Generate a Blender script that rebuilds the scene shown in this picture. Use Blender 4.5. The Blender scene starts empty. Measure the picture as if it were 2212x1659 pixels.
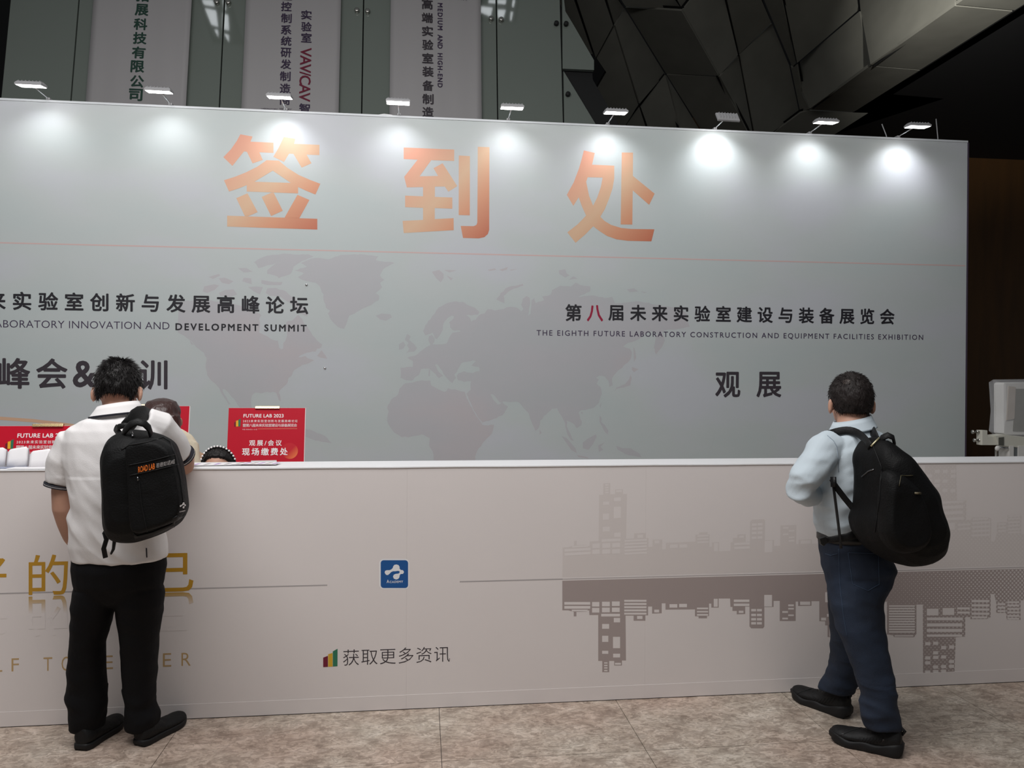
import bpy, bmesh, math, random
from mathutils import Vector, Matrix, noise
from mathutils.geometry import tessellate_polygon
random.seed(7)
SC = bpy.context.scene
COL = SC.collection
# ------------------------------------------------------------------ camera
W, H, FPX = 2212, 1659, 1662.0
CAMZ = 1.62
YAW, PITCH, ROLL = 0.1166, -0.00633, 0.0049
F_ = Vector((math.sin(YAW)*math.cos(PITCH), math.cos(YAW)*math.cos(PITCH), math.sin(PITCH)))
R0 = Vector((math.cos(YAW), -math.sin(YAW), 0)); U0 = R0.cross(F_)
R_ = R0*math.cos(ROLL)+U0*math.sin(ROLL); U_ = -R0*math.sin(ROLL)+U0*math.cos(ROLL)
CAMP = Vector((0, 0, CAMZ))
cam = bpy.data.cameras.new('camera'); camo = bpy.data.objects.new('camera', cam); COL.objects.link(camo)
cam.sensor_width = 36; cam.lens = FPX/W*36; cam.clip_start = .05; cam.clip_end = 100
m3 = Matrix((R_, U_, -F_)).transposed()
camo.matrix_world = Matrix.Translation(CAMP) @ m3.to_4x4()
SC.camera = camo
# ------------------------------------------------------------------ light and exposure
SC.view_settings.view_transform = 'Standard'; SC.view_settings.look = 'None'
SC.view_settings.gamma = 1; SC.view_settings.exposure = 0.0; SC.view_settings.use_curve_mapping = False
wd = bpy.data.worlds.new('hall_daylight'); SC.world = wd; wd.use_nodes = True
wd.node_tree.nodes['Background'].inputs[0].default_value = (.93, .97, 1.0, 1)
wd.node_tree.nodes['Background'].inputs[1].default_value = .11
def area_light(name, loc, target, sx, sy, power, color):
    l = bpy.data.lights.new(name, 'AREA'); l.shape = 'RECTANGLE'; l.size = sx; l.size_y = sy
    l.energy = power; l.color = color
    o = bpy.data.objects.new(name, l); COL.objects.link(o); o.location = loc
    o.rotation_euler = (Vector(target)-Vector(loc)).to_track_quat('-Z', 'Y').to_euler(); return o
area_light('hall_skylight', (-1.0, 1.8, 5.2), (-.7, 4.1, .5), 5.2, 2.4, 268, (1.0, .985, .975))

# ------------------------------------------------------------------ helpers: pixels of the photograph to points on real planes
def ray(px, py): return F_ + R_*((px-W/2)/FPX) - U_*((py-H/2)/FPX)
def onY(px, py, Y): d = ray(px, py); return CAMP + d*(Y/d.y)
def onZ(px, py, Z): d = ray(px, py); return CAMP + d*((Z-CAMZ)/d.z)
class Plane:
    def __init__(s, o, tilt=0):
        s.o = Vector(o); s.ex = Vector((1, 0, 0)); s.ez = Vector((0, math.sin(tilt), math.cos(tilt))); s.n = Vector((0, -math.cos(tilt), math.sin(tilt)))
    def uv(s, px, py):
        d = ray(px, py); t = (s.o-CAMP).dot(s.n)/d.dot(s.n); q = CAMP+d*t-s.o; return q.dot(s.ex), q.dot(s.ez)
    def pt(s, u, v, off=0): return s.o+s.ex*u+s.ez*v+s.n*off
YC, ZC = 3.79, 1.19          # counter front and height
YB = 5.7                     # printed backdrop
CT = Plane((0, YC, 0)); BD = Plane((0, YB, 0)); FC = Plane((0, 8.0, 3.5), math.radians(9.4))

def lin(c): return tuple(((v/255)/12.92 if v/255 <= .04045 else ((v/255+.055)/1.055)**2.4) for v in c)
MATS = {}
def mat(name, rgb, rough=.6, var=0, vscale=8, bump=0, bscale=40, metal=0, spec=.5, emit=0, alpha=1, stretch=(1, 1, 1), rgb2=None, trans=0, sheen=0):
    m = bpy.data.materials.new(name); m.use_nodes = True; nt = m.node_tree; b = nt.nodes['Principled BSDF']
    c = lin(rgb)+(1,); b.inputs['Base Color'].default_value = c; b.inputs['Roughness'].default_value = rough
    b.inputs['Metallic'].default_value = metal; b.inputs['Specular IOR Level'].default_value = spec
    b.inputs['Alpha'].default_value = alpha; b.inputs['Transmission Weight'].default_value = trans
    if sheen: b.inputs['Sheen Weight'].default_value = sheen
    if emit: b.inputs['Emission Color'].default_value = c; b.inputs['Emission Strength'].default_value = emit
    if var or bump or rgb2:
        tc = nt.nodes.new('ShaderNodeTexCoord'); mp = nt.nodes.new('ShaderNodeMapping'); mp.inputs['Scale'].default_value = stretch
        nt.links.new(tc.outputs['Object'], mp.inputs[0])
    if var or rgb2:
        n = nt.nodes.new('ShaderNodeTexNoise'); n.inputs['Scale'].default_value = vscale; n.inputs['Detail'].default_value = 6
        nt.links.new(mp.outputs[0], n.inputs[0])
        r = nt.nodes.new('ShaderNodeValToRGB'); r.color_ramp.elements[0].position = .35; r.color_ramp.elements[1].position = .65
        if rgb2: a, d = lin(rgb), lin(rgb2)
        else: a = tuple(v*(1-var) for v in c[:3]); d = tuple(min(1, v*(1+var)) for v in c[:3])
        r.color_ramp.elements[0].color = a+(1,); r.color_ramp.elements[1].color = d+(1,)
        nt.links.new(n.outputs[0], r.inputs[0]); nt.links.new(r.outputs[0], b.inputs['Base Color'])
    if bump:
        n2 = nt.nodes.new('ShaderNodeTexNoise'); n2.inputs['Scale'].default_value = bscale; n2.inputs['Detail'].default_value = 4
        nt.links.new(mp.outputs[0], n2.inputs[0]); bp = nt.nodes.new('ShaderNodeBump'); bp.inputs['Strength'].default_value = bump; bp.inputs['Distance'].default_value = .01
        nt.links.new(n2.outputs[0], bp.inputs['Height']); nt.links.new(bp.outputs[0], b.inputs['Normal'])
    MATS[name] = m; return m

def link(name, me, m, parent=None, smooth=False):
    o = bpy.data.objects.new(name, me); COL.objects.link(o)
    if m is not None: me.materials.clear(); me.materials.append(m)
    if smooth:
        for p in me.polygons: p.use_smooth = True
    if parent is not None: setp(o, parent)
    return o
def setp(o, parent):
    o.parent = parent
    if parent.type == 'EMPTY': o.matrix_parent_inverse = Matrix.Translation(-Vector(parent.location))   # every mesh is built in world coordinates
def thing(name, label, cat, loc=(0, 0, 0), group=None):
    o = bpy.data.objects.new(name, None); COL.objects.link(o); o.location = loc; o.empty_display_size = .1
    return tag(o, label, cat, group)
def tag(o, label, cat, group=None):
    o['label'] = label; o['category'] = cat
    if group: o['group'] = group
    return o
def struct(o, label=None):
    o['kind'] = 'structure'
    if label: o['label'] = label; 
    return o
def mesh(name, v, f):
    me = bpy.data.meshes.new(name); me.from_pydata([tuple(x) for x in v], [], f); me.update(); return me
class MB:
    def __init__(s): s.v = []; s.f = []
    def add(s, v, f):
        b = len(s.v); s.v += [Vector(x) for x in v]; s.f += [tuple(i+b for i in q) for q in f]; return s
    def box(s, a, b):
        x0, y0, z0 = a; x1, y1, z1 = b
        return s.add([(x0,y0,z0),(x1,y0,z0),(x1,y1,z0),(x0,y1,z0),(x0,y0,z1),(x1,y0,z1),(x1,y1,z1),(x0,y1,z1)],
            [(0,3,2,1),(4,5,6,7),(0,1,5,4),(1,2,6,5),(2,3,7,6),(3,0,4,7)])
    def poly(s, pts):           # flat polygon, may be concave
        t = tessellate_polygon([[Vector(p) for p in pts]]); return s.add(pts, [tuple(q) for q in t])
    def prism(s, pts, off):     # flat polygon given thickness along off
        n = len(pts); pts = [Vector(p) for p in pts]; t = [tuple(q) for q in tessellate_polygon([pts])]; off = Vector(off)
        return s.add(pts+[p+off for p in pts], t+[tuple(i+n for i in reversed(q)) for q in t]+[(i, (i+1) % n, (i+1) % n+n, i+n) for i in range(n)])
    def loft(s, rings, cap=True):
        n = len(rings[0]); v = [p for r in rings for p in r]; f = []
        for i in range(len(rings)-1):
            for j in range(n): f.append((i*n+j, i*n+(j+1) % n, (i+1)*n+(j+1) % n, (i+1)*n+j))
        if cap: f.append(tuple(range(n-1, -1, -1))); f.append(tuple(range((len(rings)-1)*n, len(rings)*n)))
        return s.add(v, f)
    def tube(s, pts, rad, n=12, flat=None):
        pts = [Vector(p) for p in pts]; k = len(pts)
        if not hasattr(rad, '__len__'): rad = [rad]*k
        rings = []; up = None
        for i, p in enumerate(pts):
            d = (pts[min(i+1, k-1)]-pts[max(i-1, 0)]).normalized()
            if up is None: up = Vector((0, 0, 1)) if abs(d.z) < .9 else Vector((0, 1, 0))
            a = d.cross(up).normalized(); b = a.cross(d).normalized(); up = b
            ra, rb = (rad[i] if hasattr(rad[i], '__len__') else (rad[i], rad[i]))
            rings.append([p+a*(ra*math.cos(q))+b*(rb*math.sin(q)) for q in [2*math.pi*j/n for j in range(n)]])
        return s.loft(rings)
    def ell(s, c, r, n=16, m=10, rot=None):
        c = Vector(c); rings = []
        for i in range(1, m):
            t = math.pi*i/m; rings.append([Vector((r[0]*math.sin(t)*math.cos(q), r[1]*math.sin(t)*math.sin(q), -r[2]*math.cos(t))) for q in [2*math.pi*j/n for j in range(n)]])
        v = [p for g in rings for p in g]+[Vector((0, 0, -r[2])), Vector((0, 0, r[2]))]; f = []
        for i in range(m-2):
            for j in range(n): f.append((i*n+j, i*n+(j+1) % n, (i+1)*n+(j+1) % n, (i+1)*n+j))
        a, b = len(v)-2, len(v)-1
        for j in range(n): f.append((a, (j+1) % n, j)); f.append((b, (m-2)*n+j, (m-2)*n+(j+1) % n))
        if rot is not None: v = [rot @ p for p in v]
        return s.add([p+c for p in v], f)
    def build(s, name, m, parent=None, smooth=False, bevel=0):
        me = mesh(name, s.v, s.f)
        bm = bmesh.new(); bm.from_mesh(me); bmesh.ops.recalc_face_normals(bm, faces=bm.faces)
        if bevel: bmesh.ops.bevel(bm, geom=[e for e in bm.edges if len(e.link_faces) == 2 and e.calc_face_angle() > .6], offset=bevel, segments=2, affect='EDGES', profile=.6)
        bm.to_mesh(me); bm.free()
        return link(name, me, m, parent, smooth)
    def fuse(s, name, m, parent=None, voxel=.008, smooth=4, disp=None):   # one continuous skin over everything added
        me = mesh(name, s.v, s.f); bm = bmesh.new(); bm.from_mesh(me); bmesh.ops.recalc_face_normals(bm, faces=bm.faces); bm.to_mesh(me); bm.free()
        t = bpy.data.objects.new('t', me); COL.objects.link(t)
        a = t.modifiers.new('r', 'REMESH'); a.mode = 'VOXEL'; a.voxel_size = voxel
        if smooth: b = t.modifiers.new('s', 'SMOOTH'); b.factor = .5; b.iterations = smooth
        dg = bpy.context.evaluated_depsgraph_get(); dg.update()
        out = bpy.data.meshes.new_from_object(t.evaluated_get(dg)); out.name = name
        bpy.data.objects.remove(t); bpy.data.meshes.remove(me)
        if disp:
            nr = [v.normal.copy() for v in out.vertices]
            for v, q in zip(out.vertices, nr): v.co += q*disp(v.co, q)
        return link(name, out, m, parent, True)
def folds(amp, sx=9, sy=9, sz=9, tw=0):
    def d(p, n):
        q = Vector((p.x*sx+tw*p.z*sx, p.y*sy, p.z*sz)); a = noise.noise(q); b = noise.noise(q*2.1+Vector((5, 3, 1)))
        return amp*((1-abs(a)*2.2)*.6+b*.5)
    return d
def print_poly(plane, pxs, off=.0003):
    return [plane.pt(*plane.uv(*p), off) for p in pxs]
# ---- lettering: built-in typeface, turned to flat print on a plane
TXT = {}
def glyphs(s, bold=0, space=1.0):
    heavy = max(0, bold); bold = min(0, bold); k = (s, bold, heavy, space)
    if k in TXT: return TXT[k]
    c = bpy.data.curves.new('t', 'FONT'); c.body = s; c.offset = bold; c.space_character = space; c.resolution_u = 3; c.fill_mode = 'FRONT'
    o = bpy.data.objects.new('t', c); COL.objects.link(o); dg = bpy.context.evaluated_depsgraph_get(); dg.update()
    me = bpy.data.meshes.new_from_object(o.evaluated_get(dg)); v = [x.co.copy() for x in me.vertices]; f = [tuple(p.vertices) for p in me.polygons]
    bpy.data.objects.remove(o); bpy.data.curves.remove(c); bpy.data.meshes.remove(me)
    if heavy:                             # heavier weight: the glyph outline thickened by shifted copies
        v0, f0 = v, f; v = []; f = []
        for j in range(8):
            a = j*math.pi/4; d = Vector((heavy*math.cos(a), heavy*math.sin(a), j*.004)); b = len(v); v += [p+d for p in v0]; f += [tuple(i+b for i in q) for q in f0]
    xs = [p.x for p in v]; ys = [p.y for p in v]; r = (v, f, min(xs), max(xs), min(ys), max(ys)); TXT[k] = r; return r
def text_uv(mb, s, plane, u0, u1, v0, v1, bold=0, rot=0, off=.0005, fit=True, flip=False, dv=0):
    """fits the ink of s to the rectangle u0..u1, v0..v1 on the plane; dv lifts the right end"""
    w, h = (u1-u0, v1-v0) if not rot else (v1-v0, u1-u0)
    sp = 1.0
    if fit and len(s) > 1:
        g = glyphs(s, bold, 1.0); r1 = (g[3]-g[2])/(g[5]-g[4]); g = glyphs(s, bold, 1.5); r2 = (g[3]-g[2])/(g[5]-g[4])
        if abs(r2-r1) > 1e-6: sp = max(.6, min(4, 1+.5*(w/h-r1)/(r2-r1)))
    v, f, x0, x1, y0, y1 = glyphs(s, bold, sp); out = []
    for p in v:
        a = (p.x-x0)/(x1-x0); b = (p.y-y0)/(y1-y0)
        if flip: b = 1-b
        if not rot: out.append(plane.pt(u0+a*(u1-u0), v0+b*(v1-v0)+a*dv, off+p.z*.003))
        else: out.append(plane.pt(u0+b*(u1-u0), v1-a*(v1-v0), off+p.z*.003))      # reads downwards
    return mb.add(out, f)
def text_px(mb, s, plane, x0, y0, x1, y1, bold=0, rot=0, ye=None, off=.0005, flip=False):
    """x0,y0 top left and x1,y1 bottom right of the ink in photograph pixels; ye=(top,bottom) at the left end"""
    if ye:
        a = plane.uv(x0, ye[0]); b = plane.uv(x0, ye[1]); c = plane.uv(x1, y0); d = plane.uv(x1, y1)
        v0 = (b[1]+d[1])/2; v1 = (a[1]+c[1])/2; return text_uv(mb, s, plane, b[0], d[0], v0, v1, bold, rot, off, True, flip)
    a = plane.uv(x0, (y0+y1)/2); b = plane.uv(x1, (y0+y1)/2); c = plane.uv((x0+x1)/2, y0); d = plane.uv((x0+x1)/2, y1)
    return text_uv(mb, s, plane, a[0], b[0], d[1], c[1], bold, rot, off, True, flip)
# ------------------------------------------------------------------ materials
M_floor = mat('floor_joint', (96, 88, 84), .8)
def stone():
    m = bpy.data.materials.new('stone_tile'); m.use_nodes = True; nt = m.node_tree; b = nt.nodes['Principled BSDF']; N = nt.nodes.new; Lk = nt.links.new
    g = N('ShaderNodeNewGeometry'); mp = N('ShaderNodeMapping'); mp.inputs['Scale'].default_value = (1, 1.25, 1); mp.inputs['Rotation'].default_value = (0, 0, .35); Lk(g.outputs['Position'], mp.inputs[0])
    n1 = N('ShaderNodeTexNoise'); n1.inputs['Scale'].default_value = 9; n1.inputs['Detail'].default_value = 9; n1.inputs['Roughness'].default_value = .72; n1.inputs['Distortion'].default_value = .6; Lk(mp.outputs[0], n1.inputs[0])
    r1 = N('ShaderNodeValToRGB'); e = r1.color_ramp.elements; e[0].position = .36; e[0].color = lin((170, 157, 147))+(1,); e[1].position = .66; e[1].color = lin((226, 216, 208))+(1,)
    q = e.new(.5); q.color = lin((200, 188, 178))+(1,); Lk(n1.outputs[0], r1.inputs[0])
    n2 = N('ShaderNodeTexNoise'); n2.inputs['Scale'].default_value = 1.3; n2.inputs['Detail'].default_value = 3; Lk(g.outputs['Position'], n2.inputs[0])
    r2 = N('ShaderNodeValToRGB'); e = r2.color_ramp.elements; e[0].position = .38; e[0].color = lin((220, 208, 200))+(1,); e[1].position = .62; e[1].color = lin((228, 228, 222))+(1,); Lk(n2.outputs[0], r2.inputs[0])
    mx = N('ShaderNodeMixRGB'); mx.blend_type = 'MULTIPLY'; mx.inputs[0].default_value = 1; Lk(r1.outputs[0], mx.inputs[1]); Lk(r2.outputs[0], mx.inputs[2])
    v = N('ShaderNodeTexVoronoi'); v.inputs['Scale'].default_value = 34; v.inputs['Randomness'].default_value = 1
    mp2 = N('ShaderNodeMapping'); mp2.inputs['Scale'].default_value = (1, 1.8, 1); mp2.inputs['Rotation'].default_value = (0, 0, .3); Lk(g.outputs['Position'], mp2.inputs[0])
    nd = N('ShaderNodeTexNoise'); nd.inputs['Scale'].default_value = 9; nd.inputs['Detail'].default_value = 5; Lk(mp2.outputs[0], nd.inputs[0])
    ad = N('ShaderNodeMixRGB'); ad.blend_type = 'ADD'; ad.inputs[0].default_value = .35; Lk(mp2.outputs[0], ad.inputs[1]); Lk(nd.outputs['Color'], ad.inputs[2]); Lk(ad.outputs[0], v.inputs[0])
    r3 = N('ShaderNodeValToRGB'); e = r3.color_ramp.elements; e[0].position = .3; e[0].color = (.70, .68, .67, 1); e[1].position = .7; e[1].color = (1.18, 1.18, 1.18, 1); Lk(v.outputs['Color'], r3.inputs[0])
    m2 = N('ShaderNodeMixRGB'); m2.blend_type = 'MULTIPLY'; m2.inputs[0].default_value = .8; Lk(mx.outputs[0], m2.inputs[1]); Lk(r3.outputs[0], m2.inputs[2])
    v3 = N('ShaderNodeTexVoronoi'); v3.inputs['Scale'].default_value = 9; Lk(ad.outputs[0], v3.inputs[0])
    r4 = N('ShaderNodeValToRGB'); e = r4.color_ramp.elements; e[0].position = .015; e[0].color = (1, 1, 1, 1); e[1].position = .035; e[1].color = (0, 0, 0, 1); Lk(v3.outputs['Distance'], r4.inputs[0])
    m4 = N('ShaderNodeMixRGB'); Lk(r4.outputs[0], m4.inputs[0]); Lk(m2.outputs[0], m4.inputs[1]); m4.inputs[2].default_value = lin((226, 222, 216))+(1,)
    Lk(m4.outputs[0], b.inputs['Base Color']); b.inputs['Roughness'].default_value = .42; b.inputs['Specular IOR Level'].default_value = .35
    return m
M_tile = stone()
M_panelback = mat('panel_backing', (8, 8, 8), .9)
M_dark = mat('dark_metal_panel', (118, 117, 109), .55, spec=.35, var=.06, vscale=3)
M_black = mat('black_ceiling', (14, 14, 16), .7)
M_slat = mat('black_slat', (84, 86, 92), .6)
M_brown = mat('brown_wall', (80, 52, 18), .6, var=.15, vscale=2, stretch=(3, 1, .4))
M_glass = mat('green_grey_glass_panel', (120, 128, 121), .035, spec=1.0)
M_seam = mat('black_seam', (18, 19, 19), .7)
M_steel = mat('brushed_steel', (190, 188, 182), .3, metal=1)
M_banner = mat('white_banner', (172, 169, 170), .6, bump=.15, bscale=2.5, stretch=(3, 1, .5))
M_ink = mat('black_ink', (24, 22, 30), .6)
M_ink2 = mat('charcoal_ink', (52, 45, 52), .6)
M_inkp = mat('plum_ink', (52, 36, 66), .6)
M_inkg = mat('dark_green_ink', (22, 60, 48), .6)
M_mag = mat('crimson_ink', (146, 8, 52), .6)
M_white = mat('white_board', (236, 236, 238), .45)
M_front = mat('counter_print', (226, 219, 217), .5, var=.012, vscale=1.2)
M_greyline = mat('grey_print_line', (172, 166, 166), .6)
M_goldink = mat('gold_ink', (190, 142, 40), .5)
M_goldpale = mat('pale_gold_ink', (190, 158, 110), .6)
M_chrome = mat('chrome', (220, 220, 222), .15, metal=1)
M_lampbody = mat('lamp_housing', (150, 150, 152), .4)
M_led = mat('led_face', (255, 253, 250), .4, emit=14)

# ------------------------------------------------------------------ floor
floor = struct(MB().box((-9, -6, -.12), (14, 14, -.005)).build('floor', M_floor), 'mottled beige stone tile floor')
xs = [-4.7, -3.51, -2.31, -1.11, .09, .98, 1.86, 2.75, 3.64, 4.53, 5.42]
ys = [-.34, .86, 2.06, 3.26, 4.46, 5.66]
for i in range(len(xs)-1):
    for j in range(len(ys)-1):
        MB().box((xs[i]+.0015, ys[j]+.0015, -.02), (xs[i+1]-.0015, ys[j+1]-.0015, 0)).build('floor_tile', M_tile, floor)

# ------------------------------------------------------------------ glass facade behind the backdrop (leans back)
fac = struct(MB().prism([FC.pt(u, v, -.08) for u, v in ((-4.15, -3.4), (1.49, -3.4), (2.25, .7), (1.85, 1.45), (1.85, 1.62), (1.5, 2.35), (1.5, 6), (-4.15, 6))], FC.n*-.1).build('wall_back', M_seam), 'grey green glass panel facade leaning back')
us = [-4.15, -3.495, -2.065, -.635, .79, 1.5]
for a, b in zip(us[:-1], us[1:]):
    MB().prism([FC.pt(u, v, -.02) for u, v in ((a+.006, -3.3), (b-.006, -3.3), (b-.006, 6), (a+.006, 6))], FC.n*-.04).build('glass_panel', M_glass, fac, bevel=.004)
uvp = lambda px, py: FC.uv(px, py)
for poly in ([(1215, -40), (1216, 146), (1284, 149), (1284, 128), (1240, 52), (1222, 22)], [(1218, 151), (1220, 300), (1308, 300)]):
    MB().prism([FC.pt(*uvp(*p), -.02) for p in poly], FC.n*-.04).build('glass_panel', M_glass, fac)
for px, py in ((468, 4), (493, 5), (771, 22), (794, 24), (1061, 40), (1083, 42), (1202, 50), (1223, 51), (1227, 203)):
    u, v = uvp(px, py); mb = MB()
    mb.tube([FC.pt(u, v, -.02), FC.pt(u, v, .012), FC.pt(u, v, .018)], [.026, .026, .018], 14); mb.build('facade_bolt', M_steel if px < 1100 else M_seam, fac, True)
# side column at the far left edge
MB().box((-4.75, 8.1, 0), (-4.34, 8.5, 9)).build('wall_left', mat('pinkish_column', (150, 138, 132), .6)); struct(bpy.data.objects['wall_left'], 'pale column beside the glass facade')

def hanging_banner(px0, px1, label):
    u0 = uvp(px0, 120)[0]; u1 = uvp(px1, 120)[0]
    c = FC.pt((u0+u1)/2, -2.8, .03)
    t = thing('hanging_banner', label, 'banner', c, 'banners hanging on the glass facade')
    n = 16; rings = []
    mb = MB()
    for i in range(n+1):
        u = u0+(u1-u0)*i/n; w = .003*math.sin(i*1.7)
        for v in (-2.8, 6): mb.v.append(FC.pt(u, v, .03+w))
    for i in range(n): mb.f.append((2*i, 2*i+2, 2*i+3, 2*i+1))
    o = mb.build('banner_cloth', M_banner, t, True); sm = o.modifiers.new('thick', 'SOLIDIFY'); sm.thickness = .004; sm.offset = -1
    MB().tube([FC.pt(u0-.01, -2.8, .03), FC.pt(u1+.01, -2.8, .03)], .012, 10).build('bottom_rod', M_steel, t, True)
    return t
def vchars(t, chars, m, size, bold, name='lettering'):
    for ch, px, py in chars:
        mb = MB(); u, v = uvp(px, py); s = size/2
        text_uv(mb, ch, FC, u-s, u+s, v-s, v+s, bold, 0, .038); mb.build('character', m, t)
b1 = hanging_banner(196, 410, 'white hanging banner with dark green bold characters, left of the other banners')
vchars(b1, list(zip('拓展科技有限公司', (311, 309, 306.5, 305, 302.5, 300, 299, 296), (-4, 26, 57, 87, 118, 148, 180, 209))), M_inkg, .132, .03)
b2 = hanging_banner(528, 735, 'white hanging banner with dark column of characters beside crimson letters')
vchars(b2, list(zip('量控制系统研发制造商', (621, 620, 620, 619.5, 619.5, 619, 619, 617.5, 617.5, 616.5), (-5, 19, 44, 69, 93, 118, 143, 169, 195, 220))), M_inkp, .108, .02)
vchars(b2, list(zip('实验室智', (663, 663, 663, 659), (37, 62, 86, 238))), M_inkp, .108, .02)
mb = MB(); a = uvp(650, 107); b = uvp(671, 224); text_uv(mb, 'VAV/CAV', FC, a[0], b[0], b[1], a[1], .012, 1, .038); mb.build('lettering', mat('banner_crimson', (112, 8, 46), .6), b2)
for wd_, x0, x1 in (('LABORATORY', 566, 601), ('VAV/CAV', 605, 631)):
    mb = MB(); a = uvp(x0, 237); b = uvp(x1, 242); text_uv(mb, wd_, FC, a[0], b[0], b[1], a[1], .0, 0, .038); mb.build('lettering', M_inkp, b2)
b3 = hanging_banner(843, 1039, 'white hanging banner with dark characters and small sideways English line')
vchars(b3, list(zip('高端实验室装备制造', (923, 923, 923.5, 924, 924, 924.5, 924.5, 924.5, 924.5), (14, 43, 72, 101, 130, 159, 189, 218, 246))), M_ink2, .118, .025)
mb = MB(); a = None
for wd_, y0, y1 in (('MEDIUM', 11, 70), ('AND', 79, 110), ('HIGH-END', 119, 193.5)):
    mb = MB(); a = uvp(945, y0); b = uvp(956, y1); text_uv(mb, wd_, FC, a[0], b[0], b[1], a[1], .035, 1, .038); mb.build('lettering', M_inkp, b3)
mb = MB(); a = uvp(938, -1); b = uvp(1008, 6); text_uv(mb, 'MANUFACTURER', FC, a[0], b[0], b[1], a[1], .02, 0, .038); mb.build('lettering', M_ink2, b3)

# ------------------------------------------------------------------ folded dark panels, soffit and slatted ceiling on the right
ZS = 5.7
def fy(px, py, d=0): return 11.5-(290-py)/350*2.0+d
DV = {(1349, 15): .28, (1438, 160): .28, (1473, 22): -.25, (1554, 165): -.25, (1668, 48): .2, (1707, 140): .2, (1512, 279): .28, (1614, 281): -.25}
SOF = {(1879, 142), (2063, 12), (2189, 24), (1988, 151), (1749, 237), (1877, 244), (1914, 202), (2041, 213), (1805, 290)}
BOX = {(1857, 22): 9.8, (1855, 0): 9.72, (1840, -60): 9.5, (2063, -60): 8.3, (2212, -60): 7.9}
def fv(p):
    if p in SOF: return onZ(p[0], p[1], ZS)
    if p in BOX: return onY(p[0], p[1], BOX[p])
    return onY(p[0], p[1], fy(*p, DV.get(p, 0)))
wr = struct(bpy.data.objects.new('wall_right', None), 'folded dark metal panel wall'); COL.objects.link(wr)
facets = [
 [(1150,-60),(1225,-60),(1243,0),(1282,118),(1240,118),(1150,60)],
 [(1225,-60),(1290,-60),(1309,0),(1327,55),(1287,127),(1282,118),(1243,0)],
 [(1290,-60),(1300,-60),(1339,0),(1349,15),(1327,55),(1309,0)],
 [(1287,127),(1327,55),(1381,226),(1335,300),(1290,300),(1275,215),(1308,158)],
 [(1327,55),(1349,15),(1438,160),(1381,226)],
 [(1349,15),(1473,22),(1554,165),(1438,160)],
 [(1300,-60),(1420,-60),(1460,0),(1473,22),(1349,15),(1339,0)],
 [(1420,-60),(1520,-60),(1490,0),(1473,22),(1460,0)],
 [(1473,22),(1490,0),(1520,-60),(1553,-60),(1568,0),(1596,119),(1554,165)],
 [(1553,-60),(1625,-60),(1648,0),(1668,48),(1596,119),(1568,0)],
 [(1554,165),(1596,119),(1627,284),(1628,300),(1622,300),(1614,281)],
 [(1596,119),(1668,48),(1707,140),(1728,243),(1655,298),(1628,300),(1627,284)],
 [(1438,160),(1554,165),(1614,281),(1622,300),(1524,300),(1512,279)],
 [(1438,160),(1512,279),(1524,300),(1476,300),(1470,278)],
 [(1438,160),(1470,278),(1476,300),(1403,300),(1396,271),(1382,231)],
 [(1382,231),(1396,271),(1403,300),(1328,300),(1349,272)],
 [(1625,-60),(1678,-60),(1691,0),(1721,138),(1711,146),(1707,140),(1668,48),(1648,0)],
 [(1678,-60),(1840,-60),(1855,0),(1857,22),(1721,138),(1691,0)],
 [(1721,138),(1857,22),(1879,142),(1749,237),(1732,199)],
 [(1711,146),(1721,138),(1732,199),(1749,237),(1728,243),(1707,140)],
 [(1840,-60),(2063,-60),(2063,12),(1879,142),(1857,22),(1855,0)],
 [(1749,237),(1877,244),(1790,300),(1731,300),(1655,298),(1728,243)],
]
back = MB()
for poly in facets:
    P = [fv(p) for p in poly]; c = sum(P, Vector())/len(P)      # each facet is one flat sheet
    nrm = Vector()
    for i in range(len(P)): nrm += (P[i]-c).cross(P[(i+1) % len(P)]-c)
    nrm.normalize()
    if nrm.dot(CAMP-c) < 0: nrm = -nrm
    P = [CAMP+ray(*p)*((c-CAMP).dot(nrm)/ray(*p).dot(nrm)) for p in poly]
    Q = []
    for i, p in enumerate(P):
        a = (P[i-1]-p).normalized(); b = (P[(i+1) % len(P)]-p).normalized(); k = (a+b)
        k = k.normalized() if k.length > .15 else nrm.cross(a).normalized()
        if k.dot(c-p) < 0: k = -k
        Q.append(p+k*.016)
    MB().prism(Q, -nrm*.03).build('wall_panel', M_dark, wr)
    back.poly([p-nrm*.06 for p in P])
back.build('panel_backing', M_panelback, wr)
sof = struct(bpy.data.objects.new('ceiling', None), 'dark soffit and black slatted ceiling'); COL.objects.link(sof)
for poly in ([(1879,142),(2063,12),(2189,24),(1988,151)], [(1879,142),(1988,151),(1914,202),(2041,213),(1805,290),(1877,244),(1749,237)]):
    P = [fv(p) for p in poly]; c = sum(P, Vector())/len(P)
    MB().prism([p+(c-p).normalized()*.012 for p in P], (0, 0, .04)).build('soffit_panel', M_dark, sof)
Pb = onZ(2063, 12, ZS); Pd = onZ(2189, 24, ZS); e = (Pb-onZ(1879, 142, ZS))
MB().prism([p for p in (Pb+e.normalized()*.02, Pb+e*3, Pd+e*3, Pd+e.normalized()*.02)], (0, 0, .04)).build('soffit_panel', M_dark, sof)
bx = fv((1879, 142)); ee = e.normalized()
MB().prism([Pb+ee*.02, Pb+ee*6, Pb+ee*6+Vector((0, 0, 3)), Pb+ee*.02+Vector((0, 0, 3))], (.04, .02, 0)).build('soffit_panel', M_dark, sof)
p0 = onZ(1988, 151, ZS); q0 = onZ(2189, 24, ZS); dd = (q0-p0).normalized(); sd = Vector((-dd.y, dd.x, 0)); sd = sd if sd.x > 0 else -sd
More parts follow.
